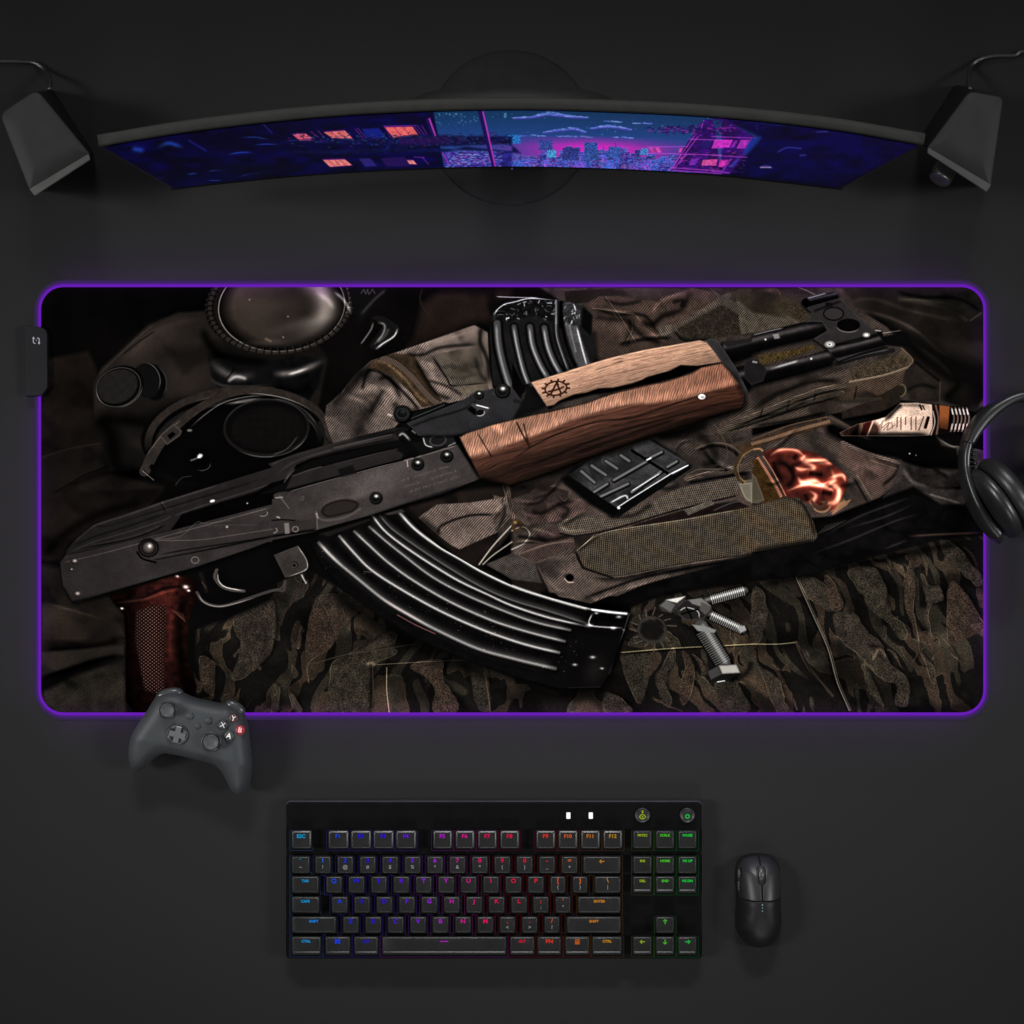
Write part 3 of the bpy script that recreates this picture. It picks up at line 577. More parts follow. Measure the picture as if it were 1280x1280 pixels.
    glint(A2('1180,200 1200,160 1240,130 1280,120') + A3('20,115 100,98 240,108'), .8, A(190, 190, 188), .8); glint(A2('1190,88 1280,92') + A3('150,95'), .7, A(150, 150, 150), .8)
    L(A3('235,110 235,230'), 1.3, A(120, 120, 120), a=.7, sm=0); L(A3('262,120 262,250'), 2.4, A(5, 5, 5), sm=0)
    P(A3('270,130 370,125 365,240 320,245 275,215'), cloth((40, 40, 40), 84, .8, 3), 1)
    for i in range(22):
        x = 706 + rnd.rand() * 20; y = 380 + rnd.rand() * 24; L([(x, y), (x + rnd.rand() * 4 - 2, y + rnd.rand() * 4)], .5, A(150, 150, 150), 'add', rnd.rand(), sm=0)
    P(A3('380,140 430,190 420,300 370,250'), A(8, 8, 8), 1.5)

    pile = A3('-60,700 300,620 700,600 1100,560 1280,500') + A4('0,700 500,600 900,900 1100,1000 700,1180 0,1400') + B3('1280,380 400,660 0,560 -100,300')
    cv.clip(pile, soft=2)
    for i in range(46):
        x = 600 + rnd.rand() * 480; y = 560 + rnd.rand() * 150; th = -.35 + rnd.randn() * .35; ln = 18 + rnd.rand() * 46; cu = rnd.randn() * 7
        q = [(x, y), (x + ln * .5 * math.cos(th) - cu * math.sin(th), y + ln * .5 * math.sin(th) + cu), (x + ln * math.cos(th), y + ln * math.sin(th))]
        if 690 < x + ln / 2 < 1040 and 625 < y + .24 * (x - 850) < 715: continue
        w = 1.2 + rnd.rand() * 3; lite(q, w, 1.25 + rnd.rand() * .5, .6, fade=.35); dark([(a, b + w * 1.5) for a, b in q], w * 1.1, .3, .7, fade=.35)
    cv.clip()
    calm(48, 925, 560, 760, .2, .92)
    # ---- small magazine -------------------------------------------------
    P(A3('260,1060 330,1000 760,850 960,990 540,1270 420,1200 280,1090'), A(7, 7, 7), 2.5)
    sm_ = A3('300,1040 420,960 620,890 730,850 940,975 850,1030 560,1215 430,1130')
    P(sm_, cloth((44, 43, 43), 85, .45, 14), 1)
    P(A3('560,1215 850,1035 950,985 955,1005 560,1270'), A(10, 10, 10), .8)
    cv.clip(sm_)
    E(700, 590, 28, 18, 0, .3, mode='mul', glow=True)
    for q in ('425,990 500,1040', '500,965 560,1005', '580,935 625,965', '370,1020 440,1080'):
        L(A3(q), 3.0, A(12, 12, 12), sm=0); L(A3(q), 1.8, A(84, 83, 82), sm=0, soft=1); 
    for q in ('545,1070 720,970', '640,1135 800,1020', '740,950 800,920', '830,1000 880,970', '430,1140 510,1090', '470,1160 620,1090'):
        L(A3(q), 3.2, A(9, 9, 9), sm=0); L([(x - .4, y - .8) for x, y in A3(q)], 1.6, A(92, 91, 90), sm=0, soft=1)
    L(A3('640,910 830,1030'), 1.8, A(6, 6, 6), sm=0); L(A3('740,950 720,960'), 1, A(190, 190, 190), sm=0)
    cv.clip()
    glint(A3('560,1215 620,1175 850,1032 945,985'), .8, A(190, 190, 190), .9, sm=0, fade=.02); glint(A3('520,1190 600,1150 620,1170'), 1.4, A(170, 170, 170), .8)
    glint(A3('850,1035 880,1020 940,985'), 1.6, A(120, 120, 120), .8); E(773.5, 635, 1.6, 1.2, 0, A(255, 255, 255), 1); glint(A3('630,1130 800,1025'), .6, A(150, 150, 150), .9, sm=0)

    # ---- bolts ------------------------------------------------------------
    def bolt(a, b, r, n, hi=170):
        a, b = np.array(a), np.array(b); d = (b - a) / np.hypot(*(b - a)); nn = np.array([-d[1], d[0]])
        L([a, b], r * 1.25, A(7, 7, 7), sm=0, soft=1); L([a - d * 5, b], r * .9, A(58, 57, 55), sm=0, soft=.8); L([a - d * 5 - nn * r * .3, b - nn * r * .3], r * .35, A(44, 43, 42), 'add', sm=0, prof=1); L([a - d * 5 + nn * r * .8, b + nn * r * .8], r * .5, A(10, 10, 10), sm=0, prof=1)
        for i in range(n):
            p = a + (b - a) * (i + .5) / n
            L([p - nn * r, p - nn * r * .2 + d * .5, p + nn * r], .62, A(hi * .75, hi * .74, hi * .72), a=.85); L([p - nn * r * .5, p - nn * r * .1], .7, A(hi * 1.2, hi * 1.2, hi * 1.18), a=.8, sm=0)
    bolt(B3('1060,640 0,0')[0], B3('1240,590 0,0')[0], 5.2, 17); bolt(B3('1060,720 0,0')[0], B3('1230,800 0,0')[0], 5, 17); bolt(B3('1020,800 0,0')[0], B3('1130,980 0,0')[0], 9.5, 17, 120)
    P(B3('960,770 1030,780 1090,800 1080,815 990,805'), A(110, 110, 108), .8); P(B3('1200,790 1240,775 1250,800 1220,815'), A(130, 128, 125), .8)
    P(B3('780,670 830,630 920,620 925,630 870,690 850,710 800,700'), A(44, 43, 42), .8); P(B3('820,640 925,620 880,655'), A(180, 176, 170), .8); P(B3('790,670 825,640 870,665 845,705'), A(80, 78, 76), .8)
    P(B3('870,690 920,640 1010,630 1060,670 1070,700 1020,740 930,750 890,720'), A(30, 29, 28), .8, rim=(2, 1.8)); P(B3('940,640 1010,630 1060,670 1050,690 960,660'), A(96, 94, 90), .8)
    P(B3('1010,650 1062,675 1055,700 1030,720 1000,690'), A(70, 66, 62), .8); glint(B3('890,700 930,680 990,700 1000,740'), .8, A(150, 148, 145), .8); L(B3('930,680 960,740'), 1, A(5, 5, 5), sm=0); L(B3('905,715 990,690'), 1, A(5, 5, 5), sm=0)
    P(B3('1040,1020 1100,985 1200,985 1225,1030 1180,1075 1060,1080'), A(20, 20, 19), .8); P(B3('1100,988 1198,983 1220,1030 1120,1035'), A(150, 146, 140), .8, rim=(2, .6)); P(B3('1045,1022 1100,992 1118,1036 1060,1065'), A(56, 54, 52), .8)
    glint(B3('1090,1078 1140,1070'), .8, A(190, 190, 186), .9, sm=0); dark(B3('1150,1080 1250,1030 1280,960'), 5, .3)

    # ---- the curved magazine --------------------------------------------
    lm = B2('195,310 250,430 380,580 560,715 800,860 1100,980 1280,1040') + B3('0,1045 250,1110 470,1105 520,1030 560,900 600,800 632,705 420,685 200,625 0,555') + B2('1280,562 1110,480 900,360 780,260 690,160 520,190 240,280')
    P([(x + 2, y + 4) for x, y in lm], A(3, 3, 3), 4)
    P(lm, cloth((9, 8, 8), 86, .6, 10), 1)
    cv.clip(lm)
    ribs = [('250,335 330,420 450,520 600,640 750,730 900,810 1100,900 1280,950', '0,950 100,975 230,1005', 1.9, 150),
            ('360,300 430,380 530,480 700,590 900,700 1100,790 1280,855', '0,855 120,890 250,920', 1.5, 190),
            ('440,275 520,350 620,440 760,540 950,650 1150,740 1280,785', '0,785 140,825 280,860', 1.5, 165),
            ('520,250 600,320 700,400 860,520 1050,620 1280,715', '0,715 150,765 310,800', 1.4, 150),
            ('535,190 600,270 700,350 850,450 1000,540 1150,610 1280,670', '0,670 200,735 390,775', 1.3, 200),
            ('575,190 640,260 750,340 900,440 1100,560 1280,640', '0,645 200,700 400,765', 1.3, 90),
            ('680,175 760,260 880,350 1000,420 1120,490 1280,565', '0,560 180,625 420,690 620,715', 1.6, 210)]
    for q1, q2, w, hi in ribs:
        q = B2(q1) + B3(q2)[1:]
        L([(x - 1.5, y - 2) for x, y in q], w * 3.6, A(46, 44, 43), a=.75, prof=1, fade=.05); L([(x + 1.5, y + 2.4) for x, y in q], w * 1.8, A(4, 3, 3), soft=1.5, a=.8)
        L(q, w * 1.15, A(hi * .42, hi * .4, hi * .39), soft=.9); glint(q, w * 1.7, A(hi * .2, hi * .2, hi * .2), .9, fade=.04); glint(q, w * .5, A(hi * .3, hi * .3, hi * .29), .9, fade=.05)
    glint(B2('250,335 300,385 380,460'), 2.6, A(70, 66, 62), .6, fade=.3); glint(B2('560,620 700,700 850,790'), 2.4, A(60, 50, 48), .6, fade=.3)
    L(B2('670,720 760,770 870,820'), .6, A(140, 90, 86), a=.6); L(B2('490,488 530,492'), .5, A(90, 86, 82), a=.6)
    for i in range(120):
        t = rnd.rand(); x = 400 + t * 330; y = 690 + t * 150 + rnd.randn() * 14; E(x, y, .4, .4, 0, A(140, 130, 120), .4, 'add', rnd.rand() * .7)
    P(B3('400,690 632,705 600,800 560,900 480,1110 250,1110 380,900 400,780'), A(8, 7, 7), 2)
    E(B3('440,1010 0,0')[0][0], B3('440,1010 0,0')[0][1], 14, 20, 20, A(22, 19, 18), 1, 'add', .6, glow=True)
    glint(B3('420,690 520,705 620,714'), 1.6, A(210, 210, 210), 1, fade=.05); glint(B3('430,710 410,760 440,780 600,790'), 1.1, A(150, 150, 148), .9)
    for p, r in (('410,775', 3), ('540,790', 2.6), ('570,730', 2.4), ('430,945', 2.6), ('335,985', 2.2), ('480,1005', 1.8), ('510,1085', 1.5), ('600,800', 1.6), ('450,710', 2)):
        x, y = B3(p)[0]; E(x, y, r * 1.5, r * .8, 0, A(170, 168, 166), 1, 'add', .8, glow=True)
    L(B3('625,715 600,800 560,920 510,1085'), 1.0, A(50, 46, 46), a=.8); L(B3('600,800 560,920 500,1090'), .6, A(150, 145, 140), a=.5); L(B3('300,1110 480,1105'), .8, A(40, 38, 36), a=.6, sm=0)
    cv.clip()

    # ---- rifle: grip, trigger group ----------------------------------------
    P(B1('400,600 900,450 1280,330 1280,640 1060,740 900,790 860,760 880,600'), A(8, 7, 7), 3)
    gp = B1('405,612 430,650 490,720 500,850 500,1180 560,1260 850,1260 880,1100 825,950 835,750 885,600 860,530 770,505')
    def gripf(X, Y):
        k = fbm(X / 6, Y / 6, 91, 4); f = np.clip(1.25 - np.abs(X - 205) / 40, .2, 1.2) * np.clip(1.35 - (Y - 730) / 170, .3, 1.2)
        return np.stack([(12 + 46 * k) * f, (5 + 18 * k) * f, (5 + 14 * k) * f], -1)
    P(gp, gripf, 1)
    cv.clip(gp)
    dark(B1('405,640 560,640 700,580 850,560'), 2, .3); dark(B1('820,620 790,760 800,1000 860,1250'), 7, .25); dark(B1('430,650 500,740 500,1200'), 3, .4)
    glint(B1('440,655 600,635 700,600 800,580'), 2, A(48, 26, 20), .7, fade=.2); glint(B1('745,700 735,850 740,980'), 4, A(22, 10, 9), .8)
    ck = B1('555,700 640,670 715,670 710,900 705,1150 600,1120 550,850')
    def chk(X, Y):
        u = X * .62 + Y * .78; v = X * .62 - Y * .78
        k = np.clip(np.sin(u * 2 * math.pi / 3.3) * .5 + np.sin(v * 2 * math.pi / 3.3) * .5 - .1, 0, 1) * 1.6
        f = np.clip(1.2 - np.abs(X - 190) / 30, .3, 1); return A(58, 47, 42) * (k * f)[..., None] + A(20, 9, 8)
    P(ck, chk, 1.5)
    for p, r in (('775,513', 1.8), ('820,570', 2.6), ('835,590', 1.6), ('480,685', 1.5)):
        x, y = B1(p)[0]; E(x, y, r * 1.5, r, 10, A(230, 215, 210), 1, 'add', .9, glow=True)
    cv.clip()
    for i in range(8): L(B1('%d,%d %d,%d' % (740 + i * 9, 690 + i * 3, 790 + i * 4, 730 + i * 4)), .4, A(90, 54, 44), a=.5, sm=0)
    L(B1('880,600 910,645 970,670 1050,665 1280,590') + B2('60,590 70,540'), 1.8, A(50, 46, 45)); glint(B1('885,608 915,650 975,673 1050,667 1200,625'), .7, A(90, 85, 82), .8)
    L(B1('985,480 975,520 1010,565 1060,585 1130,592'), 2.0, A(56, 52, 50)); glint(B1('990,495 995,535 1030,570 1130,592'), .9, A(150, 145, 140), .8)
    L(B1('900,500 930,590'), 2.5, A(18, 15, 14)); glint(B1('905,540 930,580'), .6, A(50, 46, 44), .8, sm=0)
    P(B2('10,400 140,350 190,450 180,480 70,520'), metal((46, 42, 40), 92), .8, rim=(1.5, 1.3)); glint(B2('135,350 175,410 190,455 170,485 75,520'), .8, A(120, 115, 110), .9)
    E(*B2('120,453 0,0')[0], 4.5, 4.5, 0, A(18, 15, 14), .7); E(*B2('118,455 0,0')[0], 3, 3, 0, A(70, 62, 58), .7, ring=.6)
    glint(B2('155,500 170,530 185,555'), 1.3, A(150, 148, 144), .8); L(B2('0,590 50,575 70,545'), 1.0, A(52, 48, 46))
    P(B2('0,330 240,270 240,330 130,345 0,380'), A(7, 6, 6), 2)

    # ---- rifle: receiver ------------------------------------------------------
    rc = B1('150,440 180,400 740,270 1280,130') + A2('0,1150 70,1110 700,960 970,880 985,870 1110,1060') + B2('900,75 700,130 520,190 245,265 240,272 0,320') + B1('1180,360 880,462 400,600 240,650 215,645 165,560')
    P([(x + 1, y + 3) for x, y in rc], A(4, 4, 4), 4)
    def recf(X, Y):
        k = (.82 + .36 * fbm(X / 16, Y / 16, 93, 4)) * (.9 + .2 * vnoise(X * 1.2, Y * 1.2, 94)); g = .72 + .42 * np.clip((X - 80) / 380, 0, 1)
        sp = (vnoise(X / 1.2, Y / 1.2, 95) > .988) * .8
        return A(45, 41, 40) * ((k * g) + sp)[..., None]
    P(rc, recf, .8)
    cv.clip(rc)
    dark(B1('215,650 400,606 880,468 1200,365') , 2.4, .35, fade=.02); dark(B2('245,275 520,195 700,135 1100,5'), 2.5, .35); dark(A2('985,870 1110,1060'), 1.5, .35, sm=0)
    lite(B1('170,440 400,385 740,292 1280,145'), .8, 1.9, fade=.02); glint(A2('80,1125 260,1072 700,965 980,885'), .6, A(50, 47, 45), .9, fade=.02); E(470, 600, 70, 20, -16, 1.35, mode='mul', glow=True); E(430, 625, 60, 6, -16, 1.25, mode='mul', glow=True)
    cv.clip()
    # slot, bolt carrier
    P(B1('740,262 800,180 1000,130 1280,40 1290,100 1100,160 900,200 760,245') , A(5, 4, 4), .8)
    P(A2('-60,1140 60,1085 120,1010 210,965 690,850 720,935 700,965 80,1128'), A(11, 10, 10), 1)
    P(A2('75,1115 105,1050 200,1010 660,905 700,930 690,955'), metal((32, 29, 29), 96), 1); L(A2('110,1045 250,1000 670,898'), .7, A(58, 54, 52), a=.8); L(A2('85,1128 260,1075 700,955'), .8, A(7, 6, 6)); glint(A2('80,1132 260,1080 690,965'), .5, A(80, 76, 74), .7)
    P(A2('350,1010 430,985 450,1030 370,1050'), A(16, 14, 14), 1.5); L(A2('270,990 480,935 700,885'), 1.6, A(9, 8, 8))
    # dust cover
    dc = B1('178,405 190,370 225,325 330,238 500,180 700,112 1000,20') + A2('0,1000 -20,980 130,925 400,850 640,790 730,785 720,820 680,850 400,905 210,950 130,985 80,1060 20,1075 0,1080') + B1('1200,60 1000,120 800,182 740,268 500,330')
    def dcf(X, Y):
        # height across the cover
        t = (Y - (620 - (X - 120) * .29)); k = .85 + .5 * np.exp(-((t + 2) / 7) ** 2) - .25 * np.clip(t / 24, 0, 1)
        return A(48, 44, 43) * (k * (.85 + .3 * fbm(X / 10, Y / 10, 97, 4)) * (.8 + .3 * np.clip((X - 80) / 300, 0, 1)))[..., None]
    P(dc, dcf, .8)
    cv.clip(dc)
    dark(B1('270,365 500,320 640,275 710,240'), 1.2, .3); lite(B1('270,355 500,310 640,262 700,230'), 1.4, 1.5)
    dark(B1('180,405 500,335 740,272'), 1.3, .3); dark(B1('330,245 420,240 720,150 1280,-20'), 1.6, .6); lite(B1('330,262 700,165 1000,70'), 1.6, 1.3)
    lite(B1('225,330 330,245 500,190 700,120 1000,25'), 1.5, 1.9, fade=.05); lite(B1('200,385 330,330 500,280 700,215 740,190'), 1.0, 1.7, fade=.05); dark(B1('220,350 340,300 500,250 760,165'), 1.6, .55); lite(B1('760,190 900,140 1280,20'), .9, 1.8, fade=.03); dark(B1('690,120 715,170'), 2, .5); lite(B1('690,110 720,165'), .9, 2.2, sm=0)
    lite(A2('0,985 130,935 400,857 680,795'), 1.2, 1.9, fade=.03); lite(A2('20,1040 130,965 400,885 680,830'), 1.6, 1.6); dark(A2('200,955 450,890 680,840'), 1.8, .5); lite(A2('60,1070 120,1000 200,960'), 1.2, 1.7); dark(A2('0,990 130,935 400,858 640,800'), 1.2, .6)
    dark(A2('400,855 680,800 730,790'), 4, .45)
    cv.clip()
    glint(A2('60,1085 90,1045 125,1005'), .7, A(70, 66, 62), .8); E(*B1('962,112 0,0')[0], 3, 1.5, -15, A(230, 225, 220), .8); E(*B1('1148,124 0,0')[0], .9, .9, 0, A(150, 150, 150), .6)
    L(A2('330,895 500,855 640,825'), .6, A(90, 86, 84), a=.5)
    # charging handle / front trunnion
    P(A2('660,820 740,795 800,830 830,900 760,950 720,930 690,870'), A(8, 8, 8), 1); glint(A2('672,835 700,820 740,860'), 1.8, A(120, 118, 116), .9, fade=.2); glint(A2('745,800 770,820'), 1.4, A(150, 148, 146), .8, sm=0)
    P(A2('740,870 850,850 900,900 800,935'), A(14, 13, 13), 1.2)
    P(A2('790,830 970,815 985,870 850,905 820,880'), metal((24, 23, 23), 98), 1); glint(A2('805,835 820,880 860,892'), 1.0, A(140, 138, 136), .9); E(*A2('885,855 0,0')[0], 10, 6.5, -10, A(56, 54, 53), .6, ring=.8); glint(A2('935,888 985,865'), .8, A(120, 118, 116), .8, sm=0)
    P(A2('960,820 985,812 1000,870 985,880'), A(6, 6, 6), 1)
    # rear sight block
    rs = A2('715,765 1020,640 1080,600 1180,580 1230,560 1280,570') + A3('20,600 100,712 0,745') + A2('1280,745 1040,815 985,828 780,830 760,800')
    P([(x, y + 2) for x, y in rs], A(5, 5, 5), 3); P(rs, metal((36, 35, 36), 99, .3), .8, rim=(2, 1.25))
    cv.clip(rs); dark(A2('720,790 850,740 1020,690 1100,640'), 2, .5); dark(A2('780,830 1000,826 1280,745'), 2.5, .4); dark(A3('0,640 60,660 80,700'), 3, .6); cv.clip()
    P(A2('720,730 760,705 920,650 940,655 900,690 740,745'), A(12, 12, 12), 1); L(A2('740,740 920,665'), .6, A(66, 64, 64), a=.7, sm=0)
    P(A2('1040,690 1070,655 1170,685 1120,730 1090,725'), metal((52, 50, 50), 101), .8); P(A2('1040,690 1060,670 1090,690 1085,725'), A(7, 7, 7), .8); glint(A2('1085,665 1160,685'), 1, A(170, 168, 166), .9, sm=0); E(*A2('1110,708 0,0')[0], 5.5, 3.8, -10, A(14, 13, 13), .6); E(*A2('1110,708 0,0')[0], 5.5, 3.8, -10, A(150, 148, 146), .5, ring=.5, arc=(60, 90))
    def knob(T, p, r, hi=.9, base=(16, 15, 15)):
        x, y = T(p)[0]; E(x + .6, y + 1, r * 1.15, r * 1.1, 0, A(3, 3, 3), 1.2); E(x, y, r, r, 0, A(*base), .7); E(x, y, r * .85, r * .85, 0, A(60, 57, 56), .6, ring=.4, a=.5); E(x + r * .1, y - r * .25, r * .42, r * .32, 0, A(220, 216, 212), 1, 'add', hi, glow=True)
    P(A2('1165,610 1210,570 1280,575') + A3('0,600') + A2('1240,635'), A(46, 45, 45), .8)
    knob(A2, '1228,588', 8.5); knob(A2, '1103,610', 5); knob(A2, '695,712', 10, .12, (12, 12, 12)); E(*A2('695,712 0,0')[0], 7, 6, 0, A(44, 44, 44), .7, ring=.6)
    P(A2('640,740 700,770 720,760 720,790 690,775'), A(10, 10, 10), 1); glint(A2('615,715 640,725'), 1.6, A(100, 92, 88), .8, sm=0)
    for p in ('930,937', '775,980', '553,1160'): knob(A2, p, 7, .85, (13, 12, 12))
    glint(A2('720,960 725,1000'), 1, A(90, 86, 84), .8, sm=0)
    # magazine-well dimple
    q = smooth(A2('280,1205 330,1180 400,1170 460,1190 440,1230 380,1250 300,1265 265,1240'), 5, True)
    P(q, A(36, 31, 30), 1.5, rim=(3, .35)); L(A2('235,1235 250,1270 300,1282 400,1262 470,1220'), 1.6, A(84, 76, 74), a=.6, prof=1); glint(A2('235,1240 245,1275'), 1.4, A(70, 66, 64), .8, sm=0)
    for p in ('420,1110', '325,1145'): E(*A2(p + ' 0,0')[0], 5, 3.6, -20, A(66, 60, 58), .5, ring=.5, a=.7)
    # stamped markings: worn and unreadable in the picture
    for r_, (x0_, y0_, n, st_) in enumerate(((690, 1075, 24, 11), (700, 1110, 26, 11), (720, 1138, 26, 11))):
        for j in range(n):
            if rnd.rand() < .18: continue
            x = x0_ + j * st_; y = y0_ - j * st_ * .31; h = 7 + rnd.rand() * 5
            L(A2('%f,%f %f,%f %f,%f' % (x, y, x + rnd.rand() * 6, y - h, x + 5, y - h * rnd.rand())), .4, A(84, 78, 75), a=.5 + .4 * rnd.rand(), sm=0)
    L(A2('150,1160 170,1155 165,1175 150,1170'), .5, A(84, 78, 76), a=.7, sm=0)
    # selector lever
    P(B1('590,345 640,320 1180,240 1230,215 1280,215') + B2('0,208 120,215 240,210 245,262 0,320') + B1('1280,330 1200,330 650,430 600,400'), metal((43, 39, 38), 102, .3), .8)
    cv.clip(B1('590,345 640,320 900,280 1280,215') + B2('120,212 240,210 245,262 0,320') + B1('1200,330 650,430 600,400'))
    dark(B1('640,430 900,380 1280,300') + B2('60,290 240,262'), 1.8, .25, fade=.03); dark(B1('660,400 900,360 1100,330 1280,305'), 1.2, .3); cv.clip()
    L(B1('650,322 880,320 1060,296 1280,262'), .6, A(88, 80, 76), a=.6); L(B1('660,318 790,300 880,225 920,232 1060,215'), .5, A(84, 76, 72), a=.5); L(B1('900,245 1060,240 1200,240'), .4, A(74, 68, 66), a=.5, sm=0)
    E(*B1('622,362 0,0')[0], 13, 12, 0, A(9, 8, 8), 1); E(*B1('622,362 0,0')[0], 10.5, 9.5, 0, A(44, 39, 37), .8); E(*B1('622,360 0,0')[0], 8.5, 8, 0, A(14, 12, 12), .7, ring=1); E(*B1('622,358 0,0')[0], 5.5, 5.2, 0, A(66, 60, 58), .8); E(*B1('628,352 0,0')[0], 3, 3, 0, A(170, 165, 160), 1, 'add', .8, glow=True)
    L(B1('560,385 590,420 660,440'), 1.2, A(6, 5, 5)); E(*B1('870,427 0,0')[0], 4.6, 4, 0, A(92, 86, 82), .5, ring=.6, a=.9); E(*B1('1235,180 0,0')[0], 5, 3, -10, A(110, 104, 100), .5, ring=.5, arc=(60, 110)); E(*B1('1040,250 0,0')[0], 1.6, 1.6, 0, A(130, 124, 120), .7)
    for p, r in (('225,433', 5), ('240,607', 5.4), ('208,478', 2.4)): E(*B1(p + ' 0,0')[0], r, r * .85, 0, A(26, 22, 21), .8); x, y = B1(p)[0]; E(x + .8, y - .5, r * .6, r * .45, 0, A(150, 144, 140), 1, 'add', .8, glow=True)
    L(B2('0,215 60,212 120,215'), .8, A(10, 9, 9)); P(B2('65,230 90,228 95,290 70,292'), A(110, 102, 98), .8, a=.8); E(*B2('125,262 0,0')[0], 3.5, 3.2, 0, A(100, 94, 90), .5, ring=.6); E(*B2('10,268 0,0')[0], 4, 3.2, 0, A(110, 104, 100), .5, ring=.6, arc=(20, 90)); E(*B2('30,202 0,0')[0], 3, 2, 0, A(120, 114, 110), .8, arc=(-60, 100))
    L(B2('240,210 242,268'), .8, A(84, 78, 74), a=.8, sm=0); L(B2('10,300 120,285 245,268'), .8, A(8, 7, 7)); L(B2('40,85 90,150'), .5, A(110, 104, 100), a=.7, sm=0); L(B2('20,95 55,92'), .9, A(120, 114, 110), a=.8, sm=0)
    P(B2('250,290 520,205 525,215 300,300'), A(24, 20, 20), 1); P(B2('600,180 690,155 710,170 620,188'), A(44, 40, 39), 1)

    # ---- barrel, gas tube, front sight ------------------------------------------
    gt = A3('1120,330 1180,330 1280,315') + A4('0,290 270,225 370,225 402,268 350,300 150,345 0,385') + A3('1280,400 1200,430 1150,440')
    P([(x, y + 3) for x, y in gt], A(4, 4, 4), 3)
    def tube(pa, pb, r, base=(34, 31, 31)):
        (ax, ay), (bx_, by_) = pa, pb; dx, dy = bx_ - ax, by_ - ay; n = math.hypot(dx, dy)
        def f(X, Y):
            v = ((X - ax) * dy - (Y - ay) * dx) / n / r      # +1 = upper edge
            k = .35 + 1.5 * np.exp(-((v - .35) / .3) ** 2) - .2 * np.clip(-v, 0, 1)
            return A(*base) * (k * (.8 + .4 * fbm(X / 6, Y / 6, 111)))[..., None]
        return f
    P(gt, tube(A4('0,338 0,0')[0], A4('380,248 0,0')[0], 11), .8)
    bl = A3('1180,470 1280,440') + A4('0,425 90,465 400,372 440,400 425,450 130,532 0,562') + A3('1280,570 1250,590 1230,560')
    P([(x, y + 3) for x, y in bl], A(4, 4, 4), 3); P(bl, tube(A4('0,505 0,0')[0], A4('420,410 0,0')[0], 11), .8)
    P(A3('1240,430 1280,420') + A4('0,420 40,425 80,480 60,540 0,560') + A3('1280,565 1240,520'), metal((26, 24, 24), 112), .8, rim=(2, 1.4)); glint(A4('0,435 30,440'), 1.5, A(110, 108, 106), .9, sm=0); glint(A4('85,480 200,445 250,430'), 1.6, A(120, 118, 118), .8, fade=.25)
    P(A4('110,290 140,285 150,310 120,315'), A(130, 128, 126), .8, a=.8); glint(A4('0,295 80,275 170,255'), .8, A(120, 118, 116), .8); E(*A4('72,317 0,0')[0], 1.2, 1.2, 0, A(180, 180, 180), .6); E(*A4('316,420 0,0')[0], 1.2, 1.4, 0, A(190, 190, 190), .6)
    P(A4('30,400 200,375 320,345 350,365 250,395 60,455 40,440'), cloth((58, 47, 28), 113, .6, 4, .8), 1)
    P(A3('1030,325 1060,312 1100,330 1150,400 1200,480 1255,590 1245,650 1225,690 1235,590 1120,440 1080,370'), metal((40, 38, 38), 114, .6), .8, rim=(1.5, 1.5))
    P(A3('1120,330 1280,310 1280,330 1150,360'), A(30, 28, 28), 1)
    L(A4('450,447 600,405 750,375'), 3.0, A(22, 20, 20)); glint(A4('460,440 600,398 740,368'), 1.0, A(74, 70, 70), .8)
    fs = A4('262,125 262,100 400,60 455,68 462,95 490,112 560,190 640,260 700,300 716,350 560,395 460,432 430,400 400,365 330,312 402,270 375,225 300,222 320,170 290,150')
    P([(x + 1, y + 3) for x, y in fs], A(4, 4, 4), 3); P(fs, metal((38, 35, 35), 115, .35), .8, rim=(1.8, 1.5))
    cv.clip(fs)
    L(A4('275,128 400,92 465,75'), 5, tube(A4('275,120 0,0')[0], A4('460,78 0,0')[0], 6, (26, 25, 25)), sm=0); E(*A4('282,128 0,0')[0], 5, 8, 20, A(5, 5, 5), 1); glint(A4('290,100 400,70'), .8, A(110, 108, 106), .8, sm=0)
    dark(A4('320,170 400,140 480,110'), 2, .35); L(A4('440,380 560,350 700,315'), 9, tube(A4('440,385 0,0')[0], A4('710,318 0,0')[0], 10), sm=0, soft=1.2)
    dark(A4('420,350 560,330 690,290'), 1.6, .4); cv.clip()
    E(*A4('435,180 0,0')[0], 12.5, 8, 0, A(12, 11, 11), .6, ring=.9); E(*A4('435,180 0,0')[0], 10.5, 6.6, 0, A(44, 40, 40), .6)
    E(*A4('515,240 0,0')[0], 14.5, 8, 0, A(7, 6, 6), .8); E(*A4('515,242 0,0')[0], 15, 8.5, 0, A(96, 92, 90), .5, ring=.5, arc=(100, 70)); P(A4('390,120 420,120 430,140 395,145'), A(14, 13, 13), .8)
    for p, r in (('415,343', 5), ('610,293', 3.6)): E(*A4(p + ' 0,0')[0], r * 1.3, r * .85, 0, A(120, 116, 112), .8); x, y = A4(p)[0]; E(x, y, r * .6, r * .4, 0, A(240, 236, 230), 1, 'add', .9, glow=True)
    E(*A4('414,343 0,0')[0], 1.8, 1.2, 0, A(70, 66, 64), .5)
    P(A4('655,262 690,268 700,300 830,278 848,320 830,358 740,352 712,345'), A(9, 8, 8), 1.2); glint(A4('690,285 800,268'), .8, A(84, 80, 78), .7, sm=0); glint(A4('655,268 690,272'), 1, A(150, 148, 146), .8, sm=0)

    # ---- wooden handguards ---------------------------------------------------------
    P(A3('90,570 200,690 260,655 440,610 560,592 740,556 900,515 1000,470 1120,440 1000,455 890,450 720,510 640,550 450,575 250,630 180,665'), A(5, 4, 4), 1.5)
    P(A3('80,560 130,570 200,670 0,750 60,640'), A(14, 13, 13), 2)
